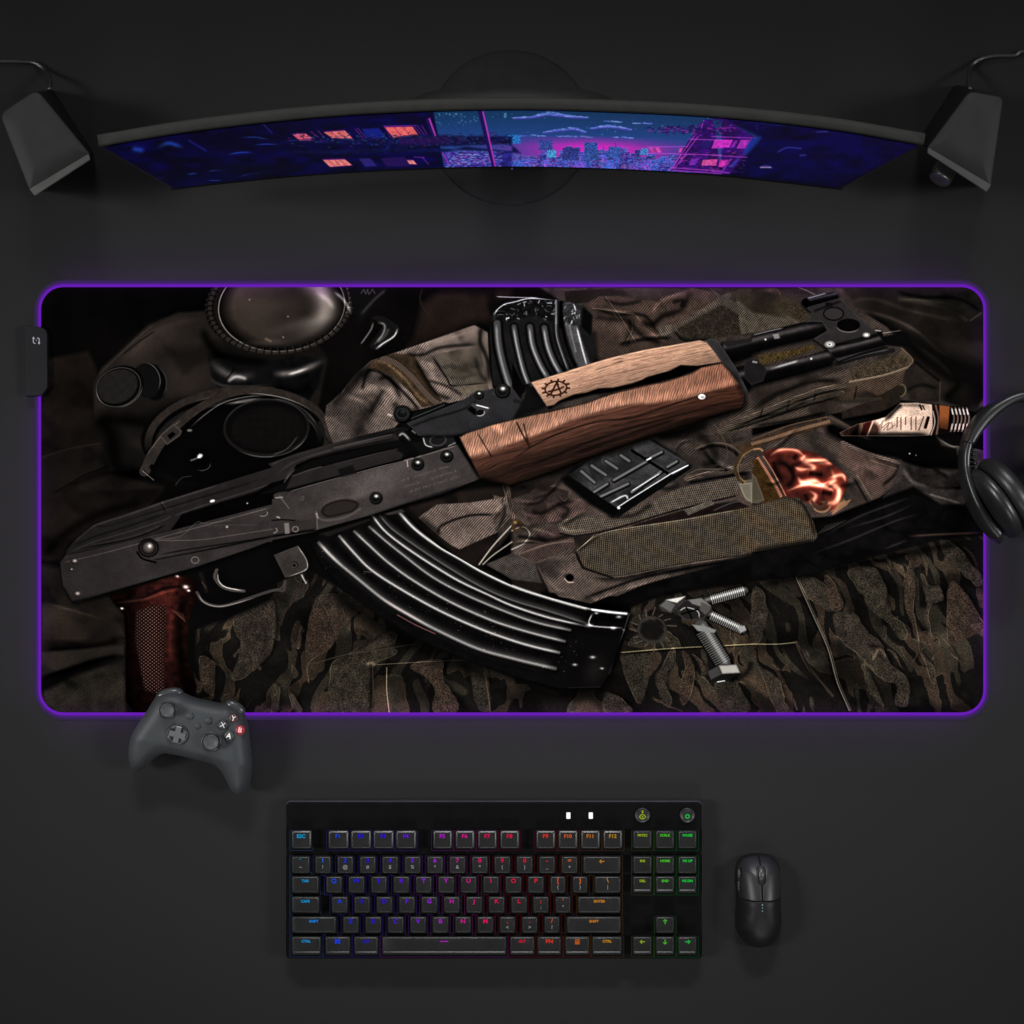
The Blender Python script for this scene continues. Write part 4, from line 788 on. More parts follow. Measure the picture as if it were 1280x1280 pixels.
    ug = A3('100,545 180,520 340,470 500,420 700,372 860,345 1000,320 1038,330 1080,380 1120,438 990,458 900,455 840,485 720,518 690,535 640,552 540,575 460,578 400,600 330,612 250,645 225,668 185,675')
    def woodu(X, Y):
        u = X + Y * .05; v = (Y - 480) + (X - 665) * .238
        w = fbm(u / 60, v / 9, 121, 3)
        g = fbm(u / 22, (v + w * 8) / 1.25, 122, 3); f = fbm(u / 5, (v + w * 8) / .8, 123, 2)
        k = .62 + .5 * g + .26 * f; k = k * (1 - .5 * np.clip((g - .62) * 5, 0, 1))
        sh = 1.06 - .3 * np.clip((v - 4) / 24, 0, 1) - .25 * np.clip((-v - 16) / 8, 0, 1)
        return np.stack([168 * k * sh, 131 * k * sh, 108 * k * sh], -1)
    P(ug, woodu, .7, rim=(1.6, .62))
    glint(A3('180,525 340,476 500,426 700,378 1000,326'), .8, A(50, 44, 38), .8, fade=.05)
    for q in ('330,560 520,505 700,470 900,420', '500,450 700,410 900,370', '300,590 420,560 560,530'): L(A3(q), .7, A(104, 70, 54), a=.45, prof=1, fade=.2)
    # burnt gear emblem with a letter
    cx, cy = A3('234,578 0,0')[0]
    E(cx, cy, 13.5, 8.6, -8, A(52, 30, 22), .6, ring=1.1, a=.92)
    for i in range(12):
        th = math.radians(i * 30 + 10); L([(cx + 14 * math.cos(th), cy + 9 * math.sin(th) - math.cos(th) * 2), (cx + 17 * math.cos(th), cy + 11 * math.sin(th) - math.cos(th) * 2)], 1.2, A(52, 30, 22), sm=0, a=.92)
    L(A3('205,612 238,548 262,605'), 1.2, A(48, 27, 20), sm=0, a=.95); L(A3('196,595 240,585 275,570'), 1.1, A(48, 27, 20), sm=0, a=.95); L(A3('240,545 246,560'), 1.1, A(48, 27, 20), sm=0)
    lg = A2('998,838 1040,815 1160,775 1280,745') + A3('0,745 130,715 230,692 400,655 480,622 560,595 720,557 800,545 900,515 960,495 1010,465 1120,442 1165,485 1215,560 1238,600 1246,640 1225,682 1150,708 1000,755 800,818 600,885 380,962 200,1032 0,1100') + A2('1280,1100 1225,1090 1150,1075 1108,1058 1060,960')
    def woodl(X, Y):
        v0 = (Y - 524) + (X - 640) * .27            # 0 = upper edge at the left, grows downward
        bend = 10 * np.sin(np.clip((X - 575) / 355, 0, 1) * math.pi) - 6
        v = v0 + bend * .6
        w = fbm(X / 70, Y / 18, 131, 3)
        rib_ = np.sin((X * .96 + Y * .28 + w * 10) * 2 * math.pi / 2.9); r2 = fbm((X * .96 + Y * .28) / 1.6, v / 6, 132, 2)
        top = (.74 + .10 * rib_ * (.3 + 1.4 * fbm(X / 9, Y / 9, 137)) + .22 * (r2 - .5) + .2 * (vnoise((X * .96 + Y * .28) / .9, v / 7, 138) - .5)) * (.85 + .3 * fbm(X / 18, Y / 18, 133))
        gl = .65 * fbm(X / 40, (v + w * 9) / 1.6, 134, 3) + .35 * fbm(X / 12, (v + w * 9) / .9, 135, 2); low = .57 + .8 * (gl - .45)
        edge = 30 + 5 * np.sin((X - 560) / 40.) + w * 6 - 4
        m = np.clip((v - edge + 4) / 5, 0, 1)
        sh = np.clip(1.06 - .65 * np.clip((v - 26) / 36, 0, 1), .25, 1.1)
        hi = 1 + .22 * np.exp(-((v - edge + 8) / 6) ** 2)
        tc = A(166, 121, 99) * (top * hi)[..., None]; lc = A(126, 81, 64) * np.clip(low, .12, 1.3)[..., None]
        c = tc * (1 - m[..., None]) + lc * m[..., None]
        red = np.clip((X - 760) / 200, 0, 1)[..., None]; c = c * (1 - red * A(.06, .14, .18))
        return c * sh[..., None]
    P([(x + 1, y + 4) for x, y in lg], A(4, 3, 3), 5); P(lg, woodl, .7, rim=(2.2, .45))
    cv.clip(lg)
    dark(A2('1108,1058 1225,1088') + A3('0,1098 200,1030 380,960 600,882 800,815 1225,682'), 4.5, .3, fade=.02)
    for q, w, k in (('60,760 85,860', 1.2, .25), ('20,750 60,830 100,900', 1.5, .35), ('700,860 760,960', .4, .3)): dark(A3(q), w, k, sm=0)
    L(A3('25,760 60,830 105,880'), .6, A(40, 20, 15), a=.8)
    dark(A2('1095,815 1140,890 1175,950'), 1.0, .25); lite(A2('1170,800 1200,780 1230,820'), 5, 1.4)
    lite(A2('1120,1030 1200,1010 1280,960') + A3('100,890 300,800 480,760 700,720'), 3.2, 1.15); dark(A3('0,960 120,880 300,800 480,750 640,735 900,650 1180,560'), 1.4, .45)
    dark(A3('60,1010 240,930 420,860 700,770 1000,690 1200,640'), 2.2, .5); dark(A3('300,940 600,830 900,735'), 2.2, .55)
    dark(A3('1120,445 1170,500 1240,640'), 3, .6); dark(A3('120,715 230,695 480,625 560,600 900,520'), 1.2, .5)
    for i in range(46):
        x = 560 + rnd.rand() * 330; y = 555 - (x - 590) * .26 + rnd.rand() * 14; L([(x, y), (x + 1.2, y + 4 + rnd.rand() * 5)], .4, A(80, 46, 34), a=.55, sm=0)
    cv.clip()
    E(*A3('1012,625 0,0')[0], 6.5, 4.6, 0, A(52, 26, 18), .8); E(*A3('1012,622 0,0')[0], 4.6, 3.4, 0, A(214, 208, 204), .8); E(*A3('1016,625 0,0')[0], 2.4, 1.6, 0, A(150, 144, 140), .7)
    # local contrast and tone of the print
    def blur(a, n):
        for ax in (0, 1):
            p = np.concatenate([np.repeat(a.take([0], ax), n, ax), a, np.repeat(a.take([-1], ax), n, ax)], ax); c = np.cumsum(p, ax, dtype=np.float64)
            L_ = a.shape[ax]; z = c.take(range(2 * n, 2 * n + L_), ax) - np.concatenate([np.zeros_like(c.take([0], ax)), c.take(range(0, L_ - 1), ax)], ax); a = (z / (2 * n + 1)).astype(np.float32)
        return a
    C0 = np.clip(cv.C, 0, 255); C0 = C0 + .42 * (C0 - blur(C0, 2)) + .14 * (C0 - blur(C0, 22)); C0 = np.clip(C0, 0, 255) / 255
    cv.C = 255 * np.clip(C0 ** 1.07 * 1.05, 0, 1)
    # final film grain of the print
    X, Y = cv.grid((0, cv.W, 0, cv.H))
    cv.C *= (.93 + .14 * vnoise(X * 1.7, Y * 1.7, 141))[..., None]
    return cv
def paint_screen():
    """night city wallpaper, in the coordinates it has when seen from the front seat"""
    cv = Canvas(110, 125, 1060, 125, 2.5)
    P, L, E = cv.poly, cv.line, cv.ell
    S1 = lambda t: [(110 + float(a.split(',')[0]) / 4.741, 120 + float(a.split(',')[1]) / 4.741) for a in t.split()]
    S2 = lambda t: [(370 + float(a.split(',')[0]) / 4.741, 120 + float(a.split(',')[1]) / 4.741) for a in t.split()]
    S3 = lambda t: [(630 + float(a.split(',')[0]) / 4.741, 120 + float(a.split(',')[1]) / 4.741) for a in t.split()]
    S4 = lambda t: [(890 + float(a.split(',')[0]) / 4.571, 120 + float(a.split(',')[1]) / 4.571) for a in t.split()]
    A = lambda *c: np.array(c, np.float32)
    rnd = np.random.RandomState(5)
    def base(X, Y):
        k = fbm(X / 22, Y / 7, 3, 3); d = .45 + .55 * np.clip(1 - np.abs(X - 520) / 420, 0, 1) + .25 * np.exp(-((X - 170) / 50) ** 2)
        return A(4, 3, 72) * ((.2 + 1.15 * k) * d)[..., None]
    P([(100, 120), (1180, 120), (1180, 255), (100, 255)], base)
    # left: dark wall with bluish foliage flecks
    for q, w in (('400,310 470,280 520,290 570,310', 3), ('250,310 340,325', 4), ('900,245 1000,245 1080,262', .8), ('980,290 1060,285 1140,288', .8), ('1190,265 1240,262', .9), ('700,448 770,440 840,438', 1), ('580,465 650,457', .9), ('890,482 960,462 1080,448', .9), ('400,487 450,487', 1), ('700,500 800,502', .7), ('820,350 900,335 980,335', 1.2)):
        L(S1(q), w, A(40, 90, 170), 'add', .6, prof=1, fade=.3)
    L(S1('600,265 700,325'), 1.6, A(30, 30, 130), a=.7, prof=1); L(S1('1020,150 1090,220'), .8, A(50, 40, 150), a=.6)
    P(S1('700,430 850,400 1280,410 1280,450 900,470'), A(3, 3, 28), 2, a=.8); P(S1('100,480 500,440 600,470 300,560'), A(2, 2, 22), 2, a=.7)
    # lit windows
    def win(T, q, c1=(255, 130, 120), bars=3):
        p = np.array(T(q)); P([(x - 1.6, y - 1.3) for x, y in p[:2]] + [(x + 1.6, y + .6) for x, y in p[2:]], A(80, 20, 110), .5)
        P(p, lambda X, Y: A(*c1) * (.75 + .4 * fbm(X / 4, Y / 3, 5))[..., None], .4)
        for i in range(1, bars):
            t = i / bars; a = p[0] * (1 - t) + p[1] * t; b = p[3] * (1 - t) + p[2] * t; L([a, b], .35, A(120, 40, 110), sm=0, a=.8)
    win(S1, '1215,230 1290,228 1330,265 1250,262', (255, 90, 130))
    win(S2, '165,215 290,205 340,258 215,250', (255, 125, 115)); win(S2, '160,380 290,376 330,410 200,420', (255, 140, 130), 4)
    win(S2, '525,185 690,182 730,240 580,250', (255, 110, 110)); win(S2, '655,382 695,382 715,405 670,403', (255, 150, 140), 2); win(S2, '0,225 60,225 95,250 20,255', (255, 110, 120))
    P(S2('390,195 490,190 540,250 420,255'), A(16, 30, 130), .8); P(S2('370,370 440,370 480,415 410,420'), A(50, 40, 130), .8, a=.8); P(S2('500,370 640,360 680,415 540,420'), A(42, 16, 90), .8, a=.8)
    for q in ('350,195 400,255', '365,190 415,250', '130,205 165,245', '520,178 715,175', '525,180 560,245', '700,180 745,235', '720,178 765,235', '745,175 780,232', '750,365 785,405', '90,210 130,245', '760,365 700,362'):
        L(S2(q), .45, A(150, 50, 170), sm=0, a=.75)
    # open sky with horizon glow
    sky = [(541, 137), (1000, 137), (1000, 170), (880, 214), (556, 214), (548, 172)]
    def skyf(X, Y):
        c = (Y - 140 - (np.abs(X - 640) / 250) ** 2 * 7); t = np.clip(c / 32, 0, 1)[..., None]; t2 = np.clip((c - 28) / 14, 0, 1)[..., None]
        col = A(14, 54, 96) * (1 - t) + A(32, 70, 140) * t
        pink = np.exp(-((X - 745) / 95) ** 2)[..., None]
        return col * (1 - t2 * pink) + A(225, 40, 200) * t2 * pink + (vnoise(X, Y, 9)[..., None] - .5) * 8
    P(sky, skyf, .8)
    for i in range(60): E(560 + rnd.rand() * 330, 140 + rnd.rand() * 30, .4, .4, 0, A(160, 200, 230), .3, 'add', rnd.rand() * .8)
    for q, w in (('60,130 160,128 250,112 330,118 400,125 490,128', 1.2), ('240,215 330,205 420,198 480,215', 1), ('520,192 600,184 680,188 750,200', 1), ('600,150 690,155', .5), ('770,162 870,164', .5), ('100,238 240,238', .6), ('330,240 520,245', .7), ('650,245 760,250', .6)):
        p = smooth(S3(q), 12)
        for k in range(int(len(p) * (4 if w > .8 else 2))):
            x, y = p[rnd.randint(len(p))]; e = rnd.rand() ** 1.5 * 3.4 * w; mid = abs(x - p[:, 0].mean()) / (np.ptp(p[:, 0]) / 2 + 1e-6)
            L([(x - 1.5 * rnd.rand() - .6, y - e * (1 - mid * .8)), (x + 1.5 * rnd.rand() + .6, y - e * (1 - mid * .8))], .38, A(*((150, 185, 245), (96, 130, 225), (84, 96, 205))[rnd.randint(3)]), a=.75, sm=0)
            if w > .8: L([(x - 1.4, y + rnd.rand() * 1.4), (x + 1.4, y + rnd.rand() * 1.2)], .35, A(70, 62, 170), a=.55, sm=0)
    # city: blocks
    for r_ in range(3):
        x = 560.
        while x < 858:
            w = 4 + rnd.rand() * 9; far = 1 - r_ / 3; h = (14 + rnd.rand() * 12) * (.55 + .45 * far) * (.8 + .4 * math.exp(-((x - 740) / 60) ** 2))
            yb = 216 + abs(x - 640) * .012; y0 = yb - h - 6 * far
            c = (A(58, 62, 160), A(46, 84, 190), A(40, 40, 130), A(90, 70, 190))[rnd.randint(4)] * (.8 + .4 * rnd.rand())
            P([(x, y0), (x + w, y0), (x + w, yb), (x, yb)], c, .3); L([(x, y0), (x + w, y0)], .3, A(120, 160, 240), sm=0, a=.6)
            for j in range(int(w * h / 3)):
                L([(x + rnd.rand() * w, y0 + 1 + rnd.rand() * h)] * 1 + [(x + rnd.rand() * w, y0 + 1 + rnd.rand() * h)] if 0 else [(px_ := x + rnd.rand() * w, py_ := y0 + 1 + rnd.rand() * h), (px_ + .9, py_)], .32, A(*((120, 200, 255), (255, 90, 200), (40, 20, 90), (90, 140, 255))[rnd.randint(4)]), sm=0, a=.7)
            x += w * .8
    for q, c in (('475,275 555,275 555,385 475,385', (56, 92, 180)), ('205,262 285,262 290,320 205,320', (60, 80, 170)), ('815,310 855,310 855,350 800,350', (80, 150, 230)), ('10,230 95,230 100,280 10,285', (40, 130, 220)), ('260,320 310,320 310,365 250,365', (80, 170, 240)), ('350,308 440,308 445,380 345,380', (52, 64, 150)), ('620,300 690,300 690,370 615,370', (60, 96, 190))):
        P(S3(q), lambda X, Y, c=c: A(*c) * (.6 + .35 * (vnoise(X * 1.3, Y * 1.3, 8) > .5) + .3 * (vnoise(X * .7, Y * 2.2, 10) > .6))[..., None], .4)
    for i in range(900):
        x = 562 + rnd.rand() * 290; y = 198 + rnd.rand() * 20; E(x, y, .5, .4, 0, A(*((150, 70, 255), (255, 60, 190), (80, 160, 255), (30, 10, 80))[rnd.randint(4)]), .3, a=.8)
    L(S3('660,280 662,300'), .5, A(60, 60, 150), sm=0); L(S3('590,300 588,330'), .5, A(60, 60, 150), sm=0)
    P([(554, 190), (640, 189), (640, 214), (556, 214)], lambda X, Y: A(38, 36, 130) * (.5 + fbm(X / 5, Y / 2, 21))[..., None], 1.5)
    for i in range(500):
        x = 556 + rnd.rand() * 70; y = 189 + rnd.rand() * 22; L([(x, y), (x + 1 + rnd.rand() * 3, y)], .35, A(*((60, 70, 180), (110, 120, 225), (30, 20, 100), (150, 190, 240), (150, 60, 190))[rnd.randint(5)]), a=.7, sm=0)
    # near foliage across the middle
    P(S2('-60,270 200,255 560,250 700,228 900,235 1090,238 1280,240 1280,330 1000,300 900,330 600,335 200,345 -60,330') + S3('0,285 60,300 100,340 0,330'), lambda X, Y: A(8, 14, 66) * (.3 + 1.3 * fbm(X / 5, Y / 3, 12))[..., None], 1.5)
    for i in range(420):
        x = 360 + rnd.rand() * 275; y = 172 + rnd.randn() * 3.5 + (6 if rnd.rand() < .3 else 0); th = rnd.randn() * .5
        c = (A(30, 100, 140), A(20, 40, 110), A(110, 36, 120), A(6, 10, 50), A(5, 8, 44), A(8, 14, 60))[rnd.randint(6)]
        L([(x, y), (x + 2.6 * math.cos(th), y + 2 * math.sin(th))], .4, c, a=.75, sm=0)
    for i in range(60):
        x = 545 + rnd.rand() * 56; y = 141 + rnd.rand() ** 2 * 14 - (4 if x > 590 else 0); E(x, y + 1, .8, .6, 30, A(120, 200, 220), .4, a=.7 * rnd.rand())
        x = 630 + rnd.rand() * 3; E(x, 141 + rnd.rand() * 6, .5, .4, 0, A(120, 180, 220), .4, a=.3)
    for i in range(200):
        x = 560 + rnd.rand() * 55; y = 192 + rnd.rand() * 14; L([(x, y), (x + 2, y)], .4, A(*((110, 120, 220), (60, 60, 170), (160, 200, 240), (180, 60, 180))[rnd.randint(4)]), a=.7, sm=0)
    # window posts
    L(S2('1090,90 1130,250 1175,420'), 2.6, A(26, 8, 80), sm=0); L(S2('1108,95 1150,280 1180,415'), 1, A(200, 60, 200), sm=0, a=.9); L(S2('790,135 825,235'), 1.1, A(190, 60, 190), sm=0); L(S2('775,140 815,235'), 1.4, A(30, 10, 90), sm=0); L(S2('870,340 900,395'), .8, A(160, 50, 180), sm=0)
    P(S2('600,235 640,250 900,240 940,270 870,290 620,290'), lambda X, Y: A(60, 14, 90) * (.4 + fbm(X / 4, Y / 3, 14))[..., None], 1.5, a=.5)
    # house at the right
    hs = S3('985,440 1100,255 1190,140 1290,140 1290,475') + S4('0,80 250,240 210,260 180,350 110,445 0,450')
    P(S4('-60,90 200,200 280,240 200,330 100,440 200,460 500,490 700,520 1160,300 1150,240 700,190 300,150'), lambda X, Y: A(6, 4, 66) * (.3 + 1. * fbm(X / 20, Y / 8, 15))[..., None], 3)
    P(hs, lambda X, Y: A(50, 10, 110) * (.35 + 1.1 * fbm(X / 6, Y / 4, 16))[..., None], .8)
    for q, c in (('860,305 880,305 900,335 875,335', (230, 80, 180)), ('895,305 920,305 935,335 910,335', (230, 80, 180)), ('1040,310 1060,308 1050,335 1035,335', (230, 70, 180)), ('1180,260 1240,260 1215,310 1150,310', (40, 20, 110)), ('1250,258 1300,258 1300,310 1230,310', (200, 60, 200)),
                 ('1110,370 1160,370 1130,410 1095,410', (120, 40, 190)), ('1180,378 1260,378 1260,412 1170,412', (230, 90, 170))):
        P(S3(q), lambda X, Y, c=c: A(*c) * (.7 + .5 * fbm(X / 3, Y / 3, 18))[..., None], .4)
    for q, c in (('20,250 120,250 100,295 10,290', (220, 50, 210)), ('130,255 150,255 125,295 105,295', (150, 40, 190)), ('165,250 215,250 190,300 140,300', (190, 50, 200)), ('-10,362 35,362 20,395 -20,395', (235, 80, 170)), ('45,365 100,365 70,405 35,405', (220, 50, 190))):
        P(S4(q), lambda X, Y, c=c: A(*c) * (.7 + .5 * fbm(X / 3, Y / 3, 18))[..., None], .4)
    for q in ('850,340 1080,345 1290,350', '985,440 1130,235', '1010,430 1150,240', '1100,255 1290,262', '1050,345 1000,430', '850,302 1090,300', '1080,350 1040,400', '990,425 1290,445', '1185,145 1170,190', '1000,440 1290,460'):
        L(S3(q), .55, A(210, 80, 230), sm=0, a=.75)
    for q in ('0,232 250,240', '0,340 200,350', '0,430 100,440', '225,245 185,320', '110,360 60,430'): L(S4(q), .55, A(210, 80, 230), sm=0, a=.7)
    for i in range(260):
        x = 850 + rnd.rand() * 80; y = 188 + rnd.rand() * 28; L([(x, y), (x + 1.5 + rnd.rand() * 3, y)], .3, A(*((230, 70, 220), (60, 10, 110), (255, 110, 190))[rnd.randint(3)]), a=.5 * rnd.rand(), sm=0)
    for i in range(200):
        x = 806 + rnd.rand() ** .6 * 110; y = 162 + rnd.randn() * 3; L([(x, y), (x + 3 * rnd.rand() + 1, y + rnd.randn())], .6, A(*((20, 6, 80), (60, 10, 110), (150, 40, 160), (14, 6, 70))[rnd.randint(4)]), a=.9, sm=0)
    P(S4('230,240 280,235 200,330 170,330'), A(20, 40, 150), 1, a=.7); P(S4('140,360 160,360 120,410 95,405'), A(60, 60, 180), 1, a=.8)
    for q in ('275,408 310,398 340,410', '380,318 430,295 510,300', '505,340 535,338', '600,205 660,203'): L(S4(q), 1.3, A(60, 60, 160), a=.7, prof=1)
    L(S4('280,408 335,408'), .8, A(190, 160, 200), a=.8, sm=0)
    for i in range(26): E(890 + rnd.rand() * 75, 150 + rnd.rand() * 18, .8, .6, 20, A(120, 50, 160), .5, a=.6 * rnd.rand())
    return cv
LED_ST = 5.; GLOW_LAMP_W = .13; KEY_W = 2.9; FILL_W = 2.25; FRONT_W = .9; BACK_W = 3.2; WORLD_ST = .06
import bpy, bmesh, mathutils
from mathutils import Vector
R = math.radians
S = 0.00075            # metres on the desk for one unit of the layout drawing
H = 1.6                # lens height over the desk
sc = bpy.context.scene
COL = sc.collection

def P3(px, py, z=0.):
    """layout drawing -> desk coordinates for a thing standing z above the desk"""
    k = S * (H - z) / H
    return Vector(((px - 640) * k, (640 - py) * k, z))

# ---------------- materials ----------------
def new_mat(name):
    m = bpy.data.materials.new(name); m.use_nodes = True
    return m, m.node_tree.nodes, m.node_tree.links, m.node_tree.nodes['Principled BSDF']
def plastic(name, col, rough=.45, spec=.5, var=.12, scale=60, bump=.0, bscale=900, coat=0, metal=0):
    m, N, Lk, b = new_mat(name)
    tc = N.new('ShaderNodeTexCoord'); nz = N.new('ShaderNodeTexNoise'); nz.inputs['Scale'].default_value = scale; nz.inputs['Detail'].default_value = 5
    Lk.new(tc.outputs['Object'], nz.inputs['Vector'])
    r = N.new('ShaderNodeValToRGB'); c = Vector(col[:3])
    r.color_ramp.elements[0].color = (*(c * (1 - var)), 1); r.color_ramp.elements[1].color = (*(c * (1 + var)), 1)
    r.color_ramp.elements[0].position = .3; r.color_ramp.elements[1].position = .7
    Lk.new(nz.outputs['Fac'], r.inputs['Fac']); Lk.new(r.outputs['Color'], b.inputs['Base Color'])
    mr = N.new('ShaderNodeMapRange'); mr.inputs['To Min'].default_value = max(.02, rough - .06); mr.inputs['To Max'].default_value = rough + .06
    Lk.new(nz.outputs['Fac'], mr.inputs['Value']); Lk.new(mr.outputs['Result'], b.inputs['Roughness'])
    b.inputs['Specular IOR Level'].default_value = spec; b.inputs['Metallic'].default_value = metal
    if coat: b.inputs['Coat Weight'].default_value = coat; b.inputs['Coat Roughness'].default_value = .12
    if bump:
        n2 = N.new('ShaderNodeTexNoise'); n2.inputs['Scale'].default_value = bscale; n2.inputs['Detail'].default_value = 3
        Lk.new(tc.outputs['Object'], n2.inputs['Vector'])
        bp = N.new('ShaderNodeBump'); bp.inputs['Strength'].default_value = bump; bp.inputs['Distance'].default_value = .0004
        Lk.new(n2.outputs['Fac'], bp.inputs['Height']); Lk.new(bp.outputs['Normal'], b.inputs['Normal'])
    return m
_glow = {}
def glow(col, st):
    k = (tuple(round(c, 3) for c in col), st)
    if k not in _glow:
        m, N, Lk, b = new_mat('lit'); b.inputs['Base Color'].default_value = (.004, .002, .008, 1); b.inputs['Specular IOR Level'].default_value = 0.; b.inputs['Roughness'].default_value = .8
        b.inputs['Emission Color'].default_value = (*col, 1); b.inputs['Emission Strength'].default_value = st; _glow[k] = m
    return _glow[k]
def lin(c): return tuple(((v / 255) / 12.92 if v / 255 <= .04045 else ((v / 255 + .055) / 1.055) ** 2.4) for v in c)
def image_from(cv_arr, name):
    h, w = cv_arr.shape[:2]
    im = bpy.data.images.new(name, w, h); a = np.ones((h, w, 4), np.float32); a[..., :3] = np.clip(cv_arr[::-1] / 255., 0, 1)
    im.pixels.foreach_set(a.ravel()); im.update(); im.pack(); return im

# ---------------- mesh helpers ----------------
def link(name, me, mat, parent=None, smooth_=False):
    me.name = name
    if smooth_:
        for p in me.polygons: p.use_smooth = True
    o = bpy.data.objects.new(name, me); COL.objects.link(o)
    if mat: me.materials.append(mat)
    if parent: o.parent = parent; o.matrix_parent_inverse = parent.matrix_world.inverted() if 0 else mathutils.Matrix.Translation(-Vector(parent.location))
    return o
def from_bm(name, bm, mat, parent=None, sm=False):
    bmesh.ops.recalc_face_normals(bm, faces=bm.faces)
    me = bpy.data.meshes.new(name); bm.to_mesh(me); bm.free(); return link(name, me, mat, parent, sm)
def thing(name, label, cat, loc, group=None):
    o = bpy.data.objects.new(name, None); COL.objects.link(o); o.location = loc; o.empty_display_size = .01
    o['label'] = label; o['category'] = cat
    if group: o['group'] = group
    return o
def loft(rings, cap=True):
    bm = bmesh.new(); vs = [[bm.verts.new(p) for p in r] for r in rings]; n = len(rings[0])
    for a, b in zip(vs, vs[1:]):
        for i in range(n): bm.faces.new((a[i], a[(i + 1) % n], b[(i + 1) % n], b[i]))
    if cap: bm.faces.new(vs[0][::-1]); bm.faces.new(vs[-1])
    return bm
def rrect(x0, y0, x1, y1, r, n=5):
    """rounded rectangle in layout units, y down"""
    out = []
    for cx, cy, a0 in ((x1 - r, y0 + r, -90), (x1 - r, y1 - r, 0), (x0 + r, y1 - r, 90), (x0 + r, y0 + r, 180)):
        for i in range(n + 1):
            t = R(a0 + 90 * i / n); out.append((cx + r * math.cos(t), cy + r * math.sin(t)))
    return out
def slab(outline_fn, levels):
    """levels = [(inset, z), ...]; outline_fn(inset) gives layout points"""
    return loft([[P3(x, y, z0) if 0 else Vector((*base_xy(x, y), z)) for x, y in outline_fn(ins)] for ins, z, z0 in levels])
ZREF = 0.
def base_xy(x, y):
    v = P3(x, y, ZREF); return v.x, v.y
def zslab(z_ref, fn, levels):
    global ZREF
    ZREF = z_ref
    return slab(fn, [(a, b, 0) for a, b in levels])
def disc(cx, cy, r, zs, z_ref, ry=None, n=40):
    """turned shape: zs = [(radius factor, z)...]"""
    c = P3(cx, cy, z_ref); k = S * (H - z_ref) / H
    return loft([[Vector((c.x + r * f * k * math.cos(t), c.y + (ry or r) * f * k * math.sin(t), z)) for t in np.linspace(0, 2 * math.pi, n, endpoint=False)] for f, z in zs])
def tube(path, r, n=10, cap=True):
    P_ = [Vector(p) for p in path]; rings = []; rs = r if hasattr(r, '__len__') else [r] * len(P_)
    up = Vector((0, 0, 1))
    for i, p in enumerate(P_):
        t = (P_[min(i + 1, len(P_) - 1)] - P_[max(i - 1, 0)]).normalized()
        s = t.cross(up); s = s.normalized() if s.length > 1e-4 else Vector((1, 0, 0)); u = s.cross(t)
        rings.append([p + s * math.cos(a) * rs[i] + u * math.sin(a) * rs[i] for a in np.linspace(0, 2 * math.pi, n, endpoint=False)])
    return loft(rings, cap)
def sm3(pts, n=8, closed=False): return [tuple(p) for p in smooth(pts, n, closed)]
def strip(path, w_fn, name=None):
    """sweep of a closed profile: w_fn(i, p, side, up) -> ring"""
    P_ = [Vector(p) for p in path]; rings = []
    for i, p in enumerate(P_):
        t = (P_[min(i + 1, len(P_) - 1)] - P_[max(i - 1, 0)]); t.z = 0; t.normalize(); s = Vector((t.y, -t.x, 0))
        rings.append(w_fn(i / (len(P_) - 1), p, s))
    return loft(rings)
def nets(field, lo, hi, h):
    """surface of field = 0 (negative inside) on a regular grid"""
    lo = np.array(lo, float); n = np.ceil((np.array(hi) - lo) / h).astype(int) + 1
    X, Y, Z = np.meshgrid(*[lo[i] + h * np.arange(n[i]) for i in range(3)], indexing='ij')
    F = field(X.astype(np.float32), Y.astype(np.float32), Z.astype(np.float32)); F = np.where(np.abs(F) < 1e-9, 1e-9, F)
    cs = np.array(F.shape) - 1; cnt = np.zeros(cs, np.float32); acc = np.zeros((*cs, 3), np.float32)
    idx = [(0, 0, 0), (1, 0, 0), (0, 1, 0), (0, 0, 1), (1, 1, 0), (1, 0, 1), (0, 1, 1), (1, 1, 1)]
    def sub(o): return F[o[0]:o[0] + cs[0], o[1]:o[1] + cs[1], o[2]:o[2] + cs[2]]
    for a in idx:
        for ax in range(3):
            if a[ax]: continue
            b = list(a); b[ax] = 1; fa, fb = sub(a), sub(b); m = (fa < 0) != (fb < 0); t = np.where(m, fa / np.where(m, fa - fb, 1), 0)
            for k in range(3): acc[..., k] += np.where(m, a[k] + (t if k == ax else 0), 0)
            cnt += m
    act = cnt > 0; ids = -np.ones(cs, int); ids[act] = np.arange(act.sum())
    I = np.argwhere(act); V = lo + h * (I + acc[act] / cnt[act][:, None]); faces = []
    for ax in range(3):
        a, b = [(1, 2), (2, 0), (0, 1)][ax]
        sl = [slice(None)] * 3; s2 = [slice(None)] * 3; sl[ax] = slice(0, -1); s2[ax] = slice(1, None)
        f0, f1 = F[tuple(sl)], F[tuple(s2)]; m = (f0 < 0) != (f1 < 0); Q = np.argwhere(m)
        Q = Q[(Q[:, a] > 0) & (Q[:, b] > 0) & (Q[:, a] < cs[a]) & (Q[:, b] < cs[b])]
        if not len(Q): continue
        def g(da, db): q = Q.copy(); q[:, a] -= da; q[:, b] -= db; return ids[q[:, 0], q[:, 1], q[:, 2]]
        f = np.stack([g(1, 1), g(0, 1), g(0, 0), g(1, 0)], 1); inside = f0[tuple(Q.T)] < 0; f[~inside] = f[~inside][:, ::-1]; faces.append(f)
    Fc = np.concatenate(faces); Fc = Fc[(Fc >= 0).all(1)]
    me = bpy.data.meshes.new('m'); me.from_pydata(V.tolist(), [], Fc.tolist()); me.update(); return me
class _G: pass
def sdf2(pts):
    c = Canvas(0, 0, 1, 1, 1)
    def f(X, Y): return c.sd(pts, X, Y)
    return f
